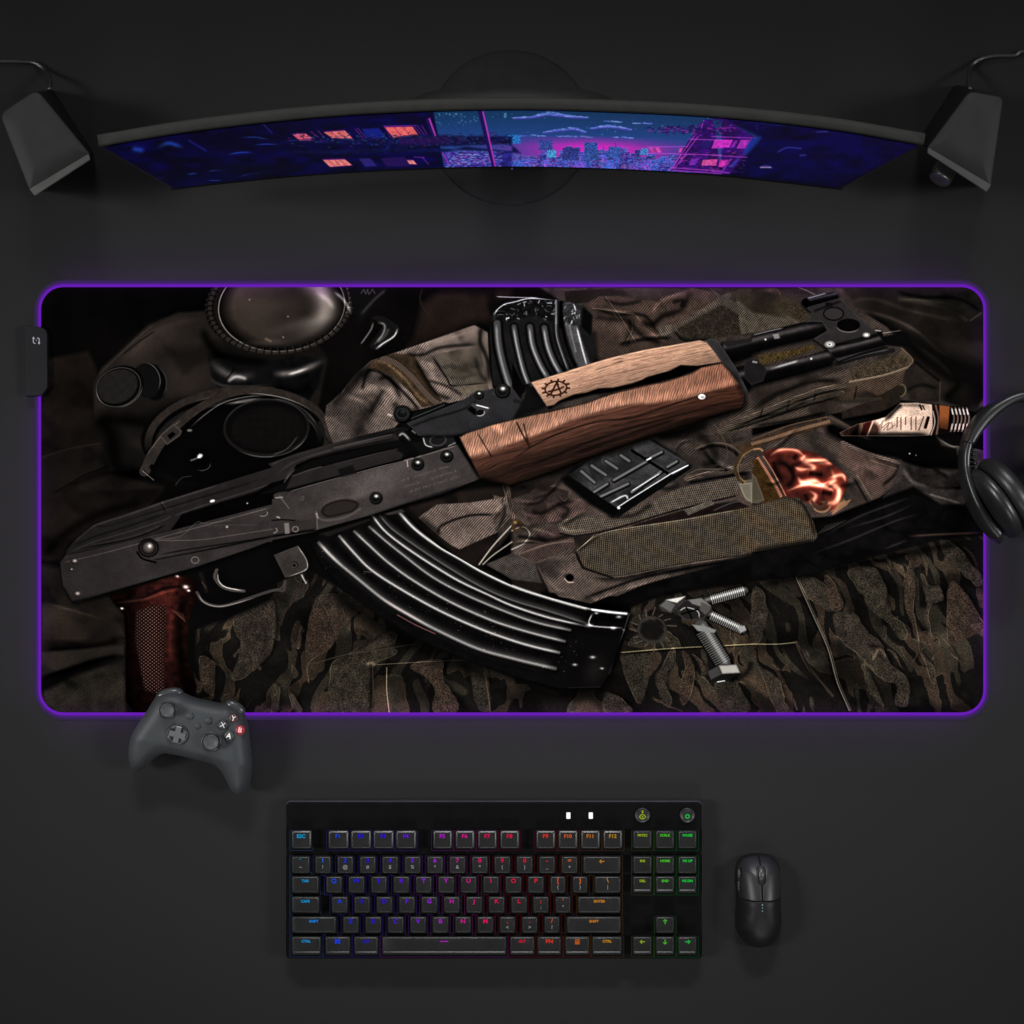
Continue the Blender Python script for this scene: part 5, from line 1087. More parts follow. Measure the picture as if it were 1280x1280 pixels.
def text_obj(txt, size, cx, cy, z, z_ref, mat, parent, name='legend', rot=0, bold=.0, sx=1.):
    cu = bpy.data.curves.new('t', 'FONT'); cu.body = txt; cu.size = size; cu.align_x = 'CENTER'; cu.align_y = 'CENTER'; cu.offset = bold; cu.resolution_u = 3; cu.extrude = .00008
    o = bpy.data.objects.new('t', cu); me = bpy.data.meshes.new_from_object(o); bpy.data.objects.remove(o)
    c = P3(cx, cy, z_ref); cr, sr = math.cos(rot), math.sin(rot)
    for v in me.vertices:
        x, y = v.co.x * sx, v.co.y; v.co = Vector((c.x + x * cr - y * sr, c.y + x * sr + y * cr, z + v.co.z))
    return link(name, me, mat, parent)

# ================= desk =================
m, N, Lk, b = new_mat('desk_black'); tc = N.new('ShaderNodeTexCoord')
n1 = N.new('ShaderNodeTexNoise'); n1.inputs['Scale'].default_value = 5; n1.inputs['Detail'].default_value = 6; Lk.new(tc.outputs['Object'], n1.inputs['Vector'])
n2 = N.new('ShaderNodeTexNoise'); n2.inputs['Scale'].default_value = 700; n2.inputs['Detail'].default_value = 2; Lk.new(tc.outputs['Object'], n2.inputs['Vector'])
mx = N.new('ShaderNodeMix'); mx.data_type = 'RGBA'; mx.inputs[6].default_value = (.0124, .0124, .0127, 1); mx.inputs[7].default_value = (.0158, .0156, .0155, 1)
ad = N.new('ShaderNodeMath'); ad.operation = 'MULTIPLY_ADD'; ad.inputs[1].default_value = .35; Lk.new(n2.outputs['Fac'], ad.inputs[0])
ml = N.new('ShaderNodeMath'); ml.operation = 'MULTIPLY'; ml.inputs[1].default_value = .65; Lk.new(n1.outputs['Fac'], ml.inputs[0]); Lk.new(ml.outputs[0], ad.inputs[2]); Lk.new(ad.outputs[0], mx.inputs[0])
Lk.new(mx.outputs[2], b.inputs['Base Color']); b.inputs['Roughness'].default_value = .6; b.inputs['Specular IOR Level'].default_value = .03
bp = N.new('ShaderNodeBump'); bp.inputs['Strength'].default_value = .12; bp.inputs['Distance'].default_value = .0003; Lk.new(n2.outputs['Fac'], bp.inputs['Height']); Lk.new(bp.outputs['Normal'], b.inputs['Normal'])
bm = bmesh.new(); bmesh.ops.create_cube(bm, size=1)
for v in bm.verts: v.co = Vector((v.co.x * 2.4, v.co.y * 1.9, (v.co.z - .5) * .03))
desk = from_bm('desk', bm, m); desk['kind'] = 'structure'

# ================= desk mat =================
mat_thing = thing('desk_mat', 'large black desk mat printed with a rifle and field gear, edged in purple light', 'desk mat', P3(640, 625))
cvm = paint_mat(); img = image_from(cvm.C, 'print')
m, N, Lk, b = new_mat('printed_cloth'); tx = N.new('ShaderNodeTexImage'); tx.image = img; tx.interpolation = 'Cubic'; Lk.new(tx.outputs['Color'], b.inputs['Base Color'])
b.inputs['Roughness'].default_value = .9; b.inputs['Specular IOR Level'].default_value = 0.
wv = N.new('ShaderNodeTexNoise'); wv.inputs['Scale'].default_value = 1500; tc = N.new('ShaderNodeTexCoord'); Lk.new(tc.outputs['Object'], wv.inputs['Vector'])
bp = N.new('ShaderNodeBump'); bp.inputs['Strength'].default_value = .15; bp.inputs['Distance'].default_value = .0002; Lk.new(wv.outputs['Fac'], bp.inputs['Height']); Lk.new(bp.outputs['Normal'], b.inputs['Normal'])
ZM = .004
out = rrect(51, 358.5, 1229.5, 891, 28, 10); bm = bmesh.new()
vs = [bm.verts.new(P3(x, y, ZM)) for x, y in out]; f = bm.faces.new(vs[::-1]); uv = bm.loops.layers.uv.new('UVMap')
for l in f.loops:
    k = S * (H - ZM) / H; px = l.vert.co.x / k + 640; py = 640 - l.vert.co.y / k
    l[uv].uv = ((px - cvm.x0) / (cvm.W / cvm.K), 1 - (py - cvm.y0) / (cvm.H / cvm.K))
if f.normal.z < 0: pass
bm.normal_update()
me = bpy.data.meshes.new('printed_top'); bm.to_mesh(me); bm.free(); link('printed_top', me, m, mat_thing)
rubber = plastic('black_rubber', (.012, .012, .013), .7, .3)
from_bm('base', zslab(ZM, lambda i: rrect(51 + i, 358.5 + i, 1229.5 - i, 891 - i, 28 - i, 10), [(.3, .0003), (.0, .0006), (0, ZM - .0003), (.3, ZM - .0001)]), rubber, mat_thing)
# light tube round the edge + the LED band under it
VIO = (.135, .010, .46)
def ring_tube(off, z, r, n=10):
    pts = rrect(51 - off, 358.5 - off, 1229.5 + off, 891 + off, 28 + off, 10); rings = []
    V = [P3(x, y, ZM) for x, y in pts]; N_ = len(V)
    for i in range(N_):
        t = (V[(i + 1) % N_] - V[i - 1]).normalized(); s = Vector((t.y, -t.x, 0)); c = Vector((V[i].x, V[i].y, z))
        rings.append([c + s * r * math.cos(a) + Vector((0, 0, r * math.sin(a))) for a in np.linspace(0, 2 * math.pi, n, endpoint=False)])
    return loft(rings + [rings[0]], False)
from_bm('light_tube', ring_tube(1.2, .0036, .0013), glow(VIO, 1.), mat_thing, True)
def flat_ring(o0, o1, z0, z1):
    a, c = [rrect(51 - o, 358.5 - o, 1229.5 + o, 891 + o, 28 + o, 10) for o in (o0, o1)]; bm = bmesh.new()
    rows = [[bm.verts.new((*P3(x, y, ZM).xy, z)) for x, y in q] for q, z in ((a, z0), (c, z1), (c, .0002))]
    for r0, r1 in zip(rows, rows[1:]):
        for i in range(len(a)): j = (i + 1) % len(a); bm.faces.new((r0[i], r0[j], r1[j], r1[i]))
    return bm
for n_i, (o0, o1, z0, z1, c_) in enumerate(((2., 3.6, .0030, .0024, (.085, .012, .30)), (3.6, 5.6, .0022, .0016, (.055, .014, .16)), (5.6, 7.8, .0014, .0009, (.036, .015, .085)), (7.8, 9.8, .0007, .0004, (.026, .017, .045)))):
    from_bm('desk_glow_ring', flat_ring(o0, o1, z0, z1), glow(c_, 1.), mat_thing)  # emissive rings, dimmer outward, imitate the tube's glow falling on the desk
pts = rrect(50.2, 357.7, 1230.3, 891.8, 28.8, 10)
a_ = [P3(x, y, ZM) for x, y in pts]; bm = bmesh.new(); lo_ = [bm.verts.new((v.x, v.y, .0003)) for v in a_]; hi_ = [bm.verts.new((v.x, v.y, .0022)) for v in a_]
for i in range(len(a_)): j = (i + 1) % len(a_); bm.faces.new((lo_[i], lo_[j], hi_[j], hi_[i]))
from_bm('led_strip', bm, glow((.22, .03, 1.), LED_ST), mat_thing)
# control box
box = plastic('control_box', (.0055, .0055, .0075), .5, .12)
bx_pts = [(30, 407), (49, 408), (57, 412), (59, 417), (59.5, 484), (52, 495), (32, 495.5), (30.5, 470)]
def inset(pts, k):
    c = np.mean(np.array(pts), 0); return [tuple(np.array(p) + (c - np.array(p)) / max(1e-6, np.hypot(*(c - np.array(p)))) * k) for p in pts]
cb = from_bm('control_box', zslab(.009, lambda i: inset(bx_pts, i), [(.8, .0006), (0, .001), (0, .0078), (.5, .0086), (1.4, .009)]), box, mat_thing)
wh = glow((.55, .55, .6), .7)
def flat(pts, z, z_ref, w, closed=False):
    """thin raised line mark, w = half width in layout units"""
    q = [np.array(p, float) for p in pts]; bm = bmesh.new(); Lf, Rt = [], []
    for i, p in enumerate(q):
        t = q[min(i + 1, len(q) - 1)] - q[max(i - 1, 0)]; t = t / np.hypot(*t); n = np.array([-t[1], t[0]]) * w
        for lst, s in ((Lf, 1), (Rt, -1)): v = P3(*(p + n * s), z_ref); lst.append(bm.verts.new((v.x, v.y, z)))
    for i in range(len(q) - 1): bm.faces.new((Lf[i], Lf[i + 1], Rt[i + 1], Rt[i]))
    return bm
def joinbm(bms):
    r = bmesh.new()
    for b_ in bms:
        me = bpy.data.meshes.new('x'); b_.to_mesh(me); b_.free(); r.from_mesh(me); bpy.data.meshes.remove(me)
    return r
zi = .00925
def tri(a, b_, c, z, zr):
    bm = bmesh.new(); bm.faces.new([bm.verts.new((*P3(*p, zr).xy, z)) for p in (a, b_, c)]); return bm
icon = joinbm([flat(sm3([(42, 423.2), (41.6, 426.5), (42.3, 428.6), (44.3, 429.4)], 4), zi, .009, .5), flat(sm3([(46.6, 422.4), (48.7, 423), (49.1, 425), (48.9, 428)], 4), zi, .009, .5),
               tri((40.3, 423.6), (42, 420.6), (43.7, 423.6), zi, .009), tri((47.2, 428), (50.6, 428), (48.9, 430.8), zi, .009), flat([(45, 425.2), (46.2, 425.2)], zi, .009, .5)])
from_bm('mode_icon', icon, wh, cb)

# ================= monitor =================
ZT, ZB = .33, .07
mon = thing('curved_monitor', 'wide curved monitor showing a violet night city, standing behind the desk mat', 'monitor', P3(640, 153))
top = [(130, 184), (240, 166), (380, 150), (510, 141.5), (640, 138.5), (770, 141.5), (900, 148.5), (1035, 163), (1148, 182)]
bot = [(217, 235.5), (300, 226), (400, 217), (520, 210.5), (640, 208), (760, 210.5), (880, 217), (970, 226), (1050, 235.5)]
NT = 64
tp = smooth(top, 8); bt_ = smooth(bot, 8); tp[:, 0]; tp = tp; n_ = len(tp)
TT = [P3(x, y, ZT) for x, y in tp]; BB = [P3(x, y, ZB) for x, y in bt_]
scr = paint_screen()
# resample the wallpaper into the screen's own rectangle
TW, TH = 2048, 384
U = np.linspace(0, n_ - 1, TW); i0 = np.clip(U.astype(int), 0, n_ - 2); fu = (U - i0)[:, None]
ta = np.array([v[:] for v in TT]); ba = np.array([v[:] for v in BB]); tu = ta[i0] * (1 - fu) + ta[i0 + 1] * fu; bu = ba[i0] * (1 - fu) + ba[i0 + 1] * fu
Vv = np.linspace(0, 1, TH)[:, None, None]; W3 = tu[None] * (1 - Vv) + bu[None] * Vv; kk = S * (H - W3[..., 2]) / H
sx_ = np.clip((W3[..., 0] / kk + 640 - scr.x0) * scr.K - .5, 0, scr.W - 2.01); sy_ = np.clip((640 - W3[..., 1] / kk - scr.y0) * scr.K - .5, 0, scr.H - 2.01)
xi, yi = sx_.astype(int), sy_.astype(int); fx, fy = (sx_ - xi)[..., None], (sy_ - yi)[..., None]; Cc = scr.C
tex = (Cc[yi, xi] * (1 - fx) + Cc[yi, xi + 1] * fx) * (1 - fy) + (Cc[yi + 1, xi] * (1 - fx) + Cc[yi + 1, xi + 1] * fx) * fy
simg = image_from(tex, 'wallpaper')
m, N, Lk, b = new_mat('lit_screen'); tx = N.new('ShaderNodeTexImage'); tx.image = simg; Lk.new(tx.outputs['Color'], b.inputs['Emission Color']); b.inputs['Emission Strength'].default_value = .85
b.inputs['Base Color'].default_value = (.004, .004, .004, 1); b.inputs['Roughness'].default_value = .5; b.inputs['Specular IOR Level'].default_value = .1
bm = bmesh.new(); uv = bm.loops.layers.uv.new('UVMap'); g = []
for i in range(n_):
    g.append([(bm.verts.new(TT[i] * (1 - j / 8) + BB[i] * (j / 8)), i / (n_ - 1), 1 - j / 8) for j in range(9)])
for i in range(n_ - 1):
    for j in range(8):
        q = [g[i][j], g[i][j + 1], g[i + 1][j + 1], g[i + 1][j]]; f = bm.faces.new([a[0] for a in q])
        for l, a in zip(f.loops, q): l[uv].uv = a[1:]
me = bpy.data.meshes.new('screen'); bm.to_mesh(me); bm.free(); link('screen', me, m, mon, True)
shell = plastic('monitor_shell', (.017, .0168, .016), .6, .06, bump=.1)
# casing: a ring of section points per column (front frame, rounded top, back)
rings = []
for i in range(n_):
    a, c = TT[i], BB[i]; t = (TT[min(i + 1, n_ - 1)] - TT[max(i - 1, 0)]); t.z = 0; t.normalize(); nb = Vector((-t.y, t.x, 0)); up = (a - c).normalized()
    e = 0
    if i == 0: e = -1
    if i == n_ - 1: e = 1
    sh = t * .003 * e
    bulge = .010 + .012 * math.exp(-((i / (n_ - 1) - .5) / .3) ** 2)
    rings.append([p + sh for p in (a + up * .0012 + nb * .001, a + up * .0026 + nb * .0004, a + up * .0032 + nb * .002, a + up * .003 + nb * .0085, a + up * .0 + nb * .0100,
                  a - up * .03 + nb * .0105, a - up * .08 + nb * bulge, c + up * .05 + nb * bulge, c - up * .004 + nb * .008, c - up * .006 + nb * .002, c - up * .005 - nb * .0006, c - up * .0008 + nb * .001)])
from_bm('casing', loft(rings), shell, mon, True)
dk = plastic('stand_black', (.009, .009, .009), .6, .1)
def oval(cx, cy, rx, ry, zs, zr, n=56): return disc(cx, cy, rx, zs, zr, ry, n)
from_bm('stand_base', oval(638, 160, 100, 97, [(1, 0), (1, .0006), (.985, .0018), (.9, .0035), (.6, .005)], 0), plastic('base_black', (.0128, .0128, .0128), .7, .02), mon, True)
cy_ = TT[n_ // 2].y
bm = loft([[Vector((sx * w, y, z)) for sx, y in ((-1, yy - d), (1, yy - d), (1, yy + d), (-1, yy + d))] for w, yy, d, z in ((.03, cy_ + .045, .014, .008), (.026, cy_ + .04, .011, .12), (.026, cy_ + .034, .011, .22))])
bmesh.ops.bevel(bm, geom=bm.edges[:], offset=.004, segments=2, affect='EDGES'); from_bm('stand_neck', bm, dk, mon, False)
bm = loft([[Vector((.1 * math.cos(t) * f, yy, .2 + .055 * math.sin(t) * f)) for t in np.linspace(0, 2 * math.pi, 36, endpoint=False)] for f, yy in ((1, cy_ + .012), (.96, cy_ + .03), (.8, cy_ + .04))])
from_bm('rear_housing', bm, dk, mon, True)
# foot label strip under the screen, small status light
from_bm('power_light', disc(640, 209, 1.2, [(1, ZB - .006), (1, ZB - .0065)], ZB, n=12), glow((.1, .1, .3), .5), mon)

# ================= speakers =================
def speaker(sgn, top4, bot4, lip4, cable, label, knob=None, zt=.085):
    t = thing('speaker', label, 'speaker', P3(*np.mean(bot4, 0)), 'desktop speakers beside the monitor')
    body = plastic('speaker_body', (.0190, .0190, .0190), .6, .15, bump=.15); side = plastic('speaker_side', (.0045, .0045, .0045), .6, .12)
    def sub4(q, n=9, r=.12):     # rounded quadrilateral
        q = [np.array(p, float) for p in q]; out = []
        for i in range(4):
            a, p, c = q[i - 1], q[i], q[(i + 1) % 4]; rr = r * min(np.hypot(*(a - p)), np.hypot(*(c - p))) * (1.6 if i in (0, 1) else .25)
            d1 = (a - p) / np.hypot(*(a - p)); d2 = (c - p) / np.hypot(*(c - p)); s_, e = p + d1 * rr, p + d2 * rr
            for k in range(n): u = k / (n - 1); out.append(tuple((1 - u) ** 2 * s_ + 2 * u * (1 - u) * p + u * u * e))
        return out
    T4, B4 = sub4(top4), sub4(bot4); c = np.mean(np.array(T4), 0)
    def mixr(u, z): return [P3(*(np.array(a) * u + np.array(b_) * (1 - u)), z) for a, b_ in zip(T4, B4)]
    from_bm('cabinet', loft([mixr(0, .002), mixr(.04, .006), mixr(.5, .045), mixr(.9, zt - .008), mixr(.97, zt - .003)]), side, t, True)
    def tin(k, z): return [P3(*(np.array(a) + (c - np.array(a)) * k), z) for a in T4]
    bm = loft([tin(-.01, zt - .0035), tin(0, zt - .001), tin(.03, zt), tin(.5, zt + .0004)]); from_bm('top_panel', bm, body, t, True)
    gr = plastic('front_trim', (.045, .045, .044), .45, .4); q = lip4
    bm = loft([[P3(x, y, z) for x, y in q] for z in (zt - .012, zt - .0005, zt + .0012)]); bmesh.ops.bevel(bm, geom=bm.edges[:], offset=.0006, segments=2, affect='EDGES'); from_bm('front_trim', bm, gr, t)
    # front grille below the trim, slightly set back
    a, b_ = np.array(lip4[2], float), np.array(lip4[3], float); rings = []
    for z, off in ((.004, -5.), (.04, -2.5), (zt - .014, -1.5)):
        n = np.array([-(b_ - a)[1], (b_ - a)[0]]); n = n / np.hypot(*n)
        if n[1] < 0: n = -n
        a2, b2 = a + (b_ - a) * .06, b_ - (b_ - a) * .06
        rings.append([Vector((*P3(*p, z).xy, z)) for p in (a2 + n * off, b2 + n * off, b2 + n * (off - 5), a2 + n * (off - 5))])
    from_bm('grille', loft(rings), plastic('grille_cloth', (.006, .006, .006), .9, .1, bump=.5, bscale=1600), t)
    from_bm('cable', tube([P3(x, y, z) for x, y, z in sm3([(x, y, z) for x, y, z in cable], 8)], .0019, 10), plastic('cable_black', (.012, .012, .012), .32, .6), t, True)
    if knob:
        x, y, dx, dy, ln, r = knob; c = P3(x, y, .045); d = Vector((dx, -dy, .25)).normalized(); rn = []
        side_ = d.cross(Vector((0, 0, 1))).normalized(); u = side_.cross(d)
        for f, k in ((.5, -.022), (.9, -.006), (1, 0), (1, .008), (.94, .0098), (.8, .0105), (.3, .0105)):
            rn.append([c + d * k + (side_ * math.cos(a) + u * math.sin(a)) * r * f for a in np.linspace(0, 2 * math.pi, 32, endpoint=False)])
        from_bm('volume_knob', loft(rn), plastic('knob_metal', (.26, .26, .265), .28, .5, metal=.85), t, True)
    return t
speaker(-1, [(0, 143), (46, 112), (113, 193), (37, 238)], [(12, 148), (64, 108), (118, 193), (40, 236)],
        [(36.5, 236.5), (111, 192), (113.5, 199.5), (43.5, 245)], [(62, 112, .03), (63, 100, .02), (57, 89, .006), (44, 79, .003), (28, 77.5, .002), (0, 77, .002), (-40, 76, .002), (-90, 70, .002)],
        'dark grey desktop speaker left of the monitor, turned inward, without a knob')
speaker(1, [(1212, 114), (1254, 122), (1238, 233), (1159, 185)], [(1194, 104), (1242, 124), (1232, 230), (1147, 178)],
        [(1160, 184), (1239, 231), (1233, 240), (1159, 191.5)], [(1212, 112, .03), (1211, 98, .02), (1213, 84, .006), (1226, 74, .004), (1244, 70, .003), (1268, 69.5, .002), (1277, 65, .002), (1310, 62, .002)],
        'dark grey desktop speaker right of the monitor with a silver volume knob', knob=(1180, 214, -.5, .86, 1, .0105))

# ================= keyboard =================
kb = thing('keyboard', 'black compact mechanical keyboard with rainbow backlit key legends below the desk mat', 'keyboard', P3(617, 1100))
case_m = plastic('keyboard_case', (.0018, .0018, .0020), .5, .05, bump=.1)
ZC = .015
from_bm('case', zslab(ZC, lambda i: rrect(357 + i, 1003 + i, 878 - i, 1198.5 - i, 6, 6), [(.6, .0), (0, .0012), (0, ZC - .0007), (.35, ZC - .0001), (1.0, ZC), (1.6, ZC - .0002)]), case_m, kb)
from_bm('rim', joinbm([zslab(ZC, lambda i: rrect(356.2 + i, 1002 + i, 878.8 - i, 1199.2 - i, 6.6, 6), [(.3, .003), (0, .0045), (0, .0120), (.6, .0128)])]), plastic('rim_grey', (.03, .03, .032), .45, .3), kb)
key_m = plastic('key_cap', (.0068, .0069, .0071), .33, .42, var=.05)
def kcol(x):
    st = [(375, (20, 185, 235)), (400, (20, 130, 255)), (425, (22, 70, 255)), (455, (34, 22, 250)), (480, (60, 20, 255)), (510, (125, 25, 255)), (545, (190, 40, 250)), (575, (235, 30, 170)), (605, (255, 20, 105)), (650, (255, 22, 60)), (672, (255, 44, 36)), (700, (250, 95, 28)), (735, (232, 135, 20)), (765, (215, 160, 28)), (803, (170, 200, 24)), (832, (80, 220, 36)), (860, (20, 235, 70))]
    xs = [s[0] for s in st]; return lin([np.interp(x, xs, [s[1][i] for s in st]) for i in range(3)])
ZK = .0245
def ring_flat(o, w, z, zr):
    x0, y0, x1, y1 = o; bm = bmesh.new(); a = rrect(x0, y0, x1, y1, 1.6, 3); c = rrect(x0 + w, y0 + w, x1 - w, y1 - w, 1.2, 3)
    A_ = [bm.verts.new((*P3(x, y, zr).xy, z)) for x, y in a]; B_ = [bm.verts.new((*P3(x, y, zr).xy, z)) for x, y in c]
    for i in range(len(a)): j = (i + 1) % len(a); bm.faces.new((A_[i], A_[j], B_[j], B_[i]))
    return bm
def key(x0, x1, y0, y1, leg, sub=None, row=1, sz=1., frontlip=0):
    o = bpy.data.objects.new
    # visible cap: base footprint x0..x1,y0..y1 ; dished top face inset
    l, t_, r_, b_ = (2.2, 2.9, 3.0, 2.2) if row == 0 else (2.0, 1.7, 2.2, 2.0)
    if frontlip: b_ = 5.2
    def rr(k, cut=0): return rrect(x0 + l * k, y0 + t_ * k, x1 - r_ * k, y1 - b_ * k, 1.3, 3)
    top_ = rr(1.0)
    dr = .0011 if row == 0 else .0017
    rings = [[Vector((*P3(x, y, ZK).xy, z)) for x, y in rr(k)] for k, z in ((-.15, ZC + .0006), (0, ZK - dr - .0004), (.06, ZK - dr), (.92, ZK - .0002), (1.06, ZK - .0001))]
    cx, cy = (x0 + l + x1 - r_) / 2, (y0 + t_ + y1 - b_) / 2
    rings.append([Vector((*P3(cx + (x - cx) * .7, cy + (y - cy) * .7, ZK).xy, ZK - .0005)) for x, y in top_])
    kk = from_bm('key', loft(rings), key_m, kb, True)
    c = kcol(cx); mt = glow(c, .62); zl = ZK + .0001
    pos = y0 + t_ + 4.0 if sub is None or leg is None else y0 + t_ + 3.6
    if leg == 'WIN':
        for dx in (-1.9, 1.9):
            pass
        from_bm('legend', joinbm([zslab(ZK, lambda i, a=a, d=d: [(cx + a, pos + d), (cx + a + 3, pos + d), (cx + a + 3, pos + d + 2.4), (cx + a, pos + d + 2.4)], [(0, zl), (0, zl + .00008)]) for a in (-3.4, .3) for d in (-2.8, .2)]), mt, kk)
    elif leg == 'MENU':
        from_bm('legend', joinbm([zslab(ZK, lambda i, d=d: [(cx - 3, pos + d), (cx + 3, pos + d), (cx + 3, pos + d + .9), (cx - 3, pos + d + .9)], [(0, zl), (0, zl + .00008)]) for d in (-2.4, -.6, 1.2, 2.6)]), mt, kk)
    elif leg in ('LEFT', 'RIGHT', 'UP', 'DOWN'):
        d = {'LEFT': (-1, 0), 'RIGHT': (1, 0), 'UP': (0, -1), 'DOWN': (0, 1)}[leg]; n = (-d[1], d[0]); q = 3.
        a = [(cx - d[0] * q, pos + .5 - d[1] * q), (cx + d[0] * q, pos + .5 + d[1] * q)]
        h1 = [(cx + d[0] * .6 + n[0] * 2.4, pos + .5 + d[1] * .6 + n[1] * 2.4), a[1], (cx + d[0] * .6 - n[0] * 2.4, pos + .5 + d[1] * .6 - n[1] * 2.4)]
        from_bm('legend', joinbm([flat(a, zl, ZK, .55), flat(h1, zl + .00002, ZK, .5)]), mt, kk)
    elif leg == 'BAR':
        from_bm('legend', flat([(cx - 5, pos), (cx + 5, pos)], zl, ZK, .55), mt, kk)
    elif leg:
        n = len(leg); s_ = (7.0 if n == 1 else 6.6 if n == 2 else 6.2 if (n == 3 and row == 0) else 4.4) * S * sz
        text_obj(leg, s_, cx, pos, zl, ZK, mt, kk, bold=.00012, sx=1.12 if n < 3 else 1.05)
    if sub: text_obj(sub, 6.2 * S, cx, pos + 8, zl, ZK, glow((.28, .28, .28), .8), kk, name='shift_legend', bold=.00006)
    from_bm('backlight', ring_flat((x0 - 1.9, y0 - 1.4, x1 + 1.9, y1 + 1.9), .7, ZC + .0003, ZC), glow(tuple(c[i] * .045 + (.010, .005, .018)[i] * (1 if cx < 620 else 0) for i in range(3)), 1.), kk)
YR = [(1038.5, 1061.5), (1070.5, 1092.5), (1095.5, 1117), (1121, 1142), (1146, 1167), (1171, 1194.5)]
def row(r, items, **k):
    for it in items: key(it[0], it[1], *YR[r], it[2], it[3] if len(it) > 3 else None, row=r, **k)
row(0, [(364, 389.5, 'ESC')] + [(410 + 28.2 * i, 436 + 28.2 * i, 'F%d' % (i + 1)) for i in range(4)] + [(541 + 28 * i, 565.5 + 28 * i, 'F%d' % (i + 5)) for i in range(4)] + [(670 + 28 * i, 694.5 + 28 * i, 'F%d' % (i + 9)) for i in range(4)])
row(1, [(364, 387.5, '`', '~')] + [(393 + 28.05 * i, 414 + 28.05 * i, a, b_) for i, (a, b_) in enumerate(zip('1234567890-=', '!@#$%^&*()_+'))] + [(728.6, 776.5, 'LEFT')])
row(2, [(364, 399, 'TAB')] + [(407 + 28.05 * i, 428 + 28.05 * i, c) for i, c in enumerate('QWERTYUIOP')] + [(687.5, 707.5, '[', '{'), (715.5, 735, ']', '}'), (743, 776.5, '\\', '|')])
row(3, [(364, 399.5, 'CAPS')] + [(414 + 28.05 * i, 435 + 28.05 * i, c) for i, c in enumerate('ASDFGHJKL')] + [(666, 686.5, ';', ':'), (694, 714, "'", '"'), (722, 776.5, 'ENTER')])
row(4, [(364, 420.5, 'SHIFT')] + [(428 + 28.05 * i, 449 + 28.05 * i, c) for i, c in enumerate('ZXCVBNM')] + [(624, 644.5, ',', '<'), (652, 672.5, '.', '>'), (680, 700, '/', '?'), (708, 777, 'SHIFT')])
row(5, [(364, 401.5, 'CTRL'), (406, 438, 'WIN'), (442, 473, 'ALT'), (477, 633.5, 'BAR'), (637, 668.5, 'ALT'), (671.5, 702, 'FN'), (706, 737.5, 'MENU'), (740, 778, 'CTRL')], frontlip=1)
NX = [(791, 815.5), (819.5, 843.5), (847.5, 871.5)]
for r_, names in ((0, ('PRTSC', 'SCRLK', 'PAUSE')), (1, ('INS', 'HOME', 'PG UP')), (2, ('DEL', 'END', 'PG DN'))):
    for (a, c), n_2 in zip(NX, names): key(a, c, *YR[r_], n_2, row=r_ if r_ else 1, sz=.92, frontlip=(r_ == 2))
key(*NX[1], *YR[4], 'UP')
for (a, c), n_2 in zip(NX, ('LEFT', 'DOWN', 'RIGHT')): key(a, c, *YR[5], n_2, frontlip=1)
for x in (710.5, 738.5): from_bm('indicator_light', zslab(ZC, lambda i: rrect(x - 2.5, 1015.6, x + 2.5, 1023.4, .6, 2), [(0, ZC - .0002), (0, ZC + .0002)]), glow((1, 1, 1), 1.1), kb)
for x in (706, 736):
    for k in range(3): from_bm('indicator_caption', flat([(x - 3 + k * 4, 1027.6), (x + k * 4 - .6, 1027.6)], ZC + .00012, ZC, .35), plastic('caption_grey', (.03, .03, .03), .6), kb) if 0 else None
for x, ic in ((803, 'game'), (859, 'bulb')):
    rb = from_bm('round_button', disc(x, 1019, 9.6, [(1, ZC - .0004), (1, ZC + .0010), (.93, ZC + .0017), (.86, ZC + .0018), (.8, ZC + .0009), (.6, ZC + .0006), (.2, ZC + .0005)], ZC), plastic('button_black', (.010, .010, .011), .42, .3), kb, True)
    mt = glow(kcol(x), .7); z = ZC + .0021
    if ic == 'game':
        from_bm('icon', joinbm([flat([(x - 4, 1020.3), (x - 1.4, 1017.8), (x + 1.4, 1017.8), (x + 4, 1020.3), (x + 1.6, 1023), (x - 1.6, 1023), (x - 4, 1020.3)], z, ZC, .6), flat([(x, 1012.8), (x, 1016)], z, ZC, .9), flat([(x - 1, 1020.4), (x + 1, 1020.4)], z, ZC, .8)]), mt, rb)
    else:
        from_bm('icon', joinbm([flat([(x + 2.4 * math.cos(t), 1020 + 2.1 * math.sin(t)) for t in np.linspace(0, 6.4, 14)], z, ZC, .55)]), mt, rb)

# ================= mouse =================
mo = thing('computer_mouse', 'small matte black wireless mouse on the desk right of the keyboard', 'mouse', P3(949, 1128))
mo_out = smooth([(949, 1069.4), (937, 1070.6), (928, 1075), (922.5, 1083), (920.8, 1094), (921.5, 1120), (922, 1135), (920.6, 1148), (921.2, 1162.5), (927.5, 1176), (937.5, 1185), (950, 1188), (964, 1184.5), (975.5, 1171.5), (979, 1154), (977.8, 1137), (977.8, 1120), (977.5, 1094), (975.5, 1083), (969, 1075), (961, 1070.6)], 5, True)
ZR = .014; K_ = S * (H - ZR) / H
mo_w = np.array([P3(x, y, ZR).xy for x, y in mo_out]); fs2 = sdf2(mo_w)
mc = P3(949.5, 1128, ZR)
def prof(X, Y, top=.033):
    d = -fs2(X[:, :, 0], Y[:, :, 0])[:, :, None]; v = (Y - mc.y) / .045
    hump = (1 - .32 * np.clip(v, -1, 1) ** 2 - .16 * np.clip(v, 0, 1.1))
    w = .021; q = np.clip(d / w, 0, 1); return top * hump * (1 - (1 - q) ** 2.6) ** .5 + np.where(d < 0, d * 2.5, 0), d
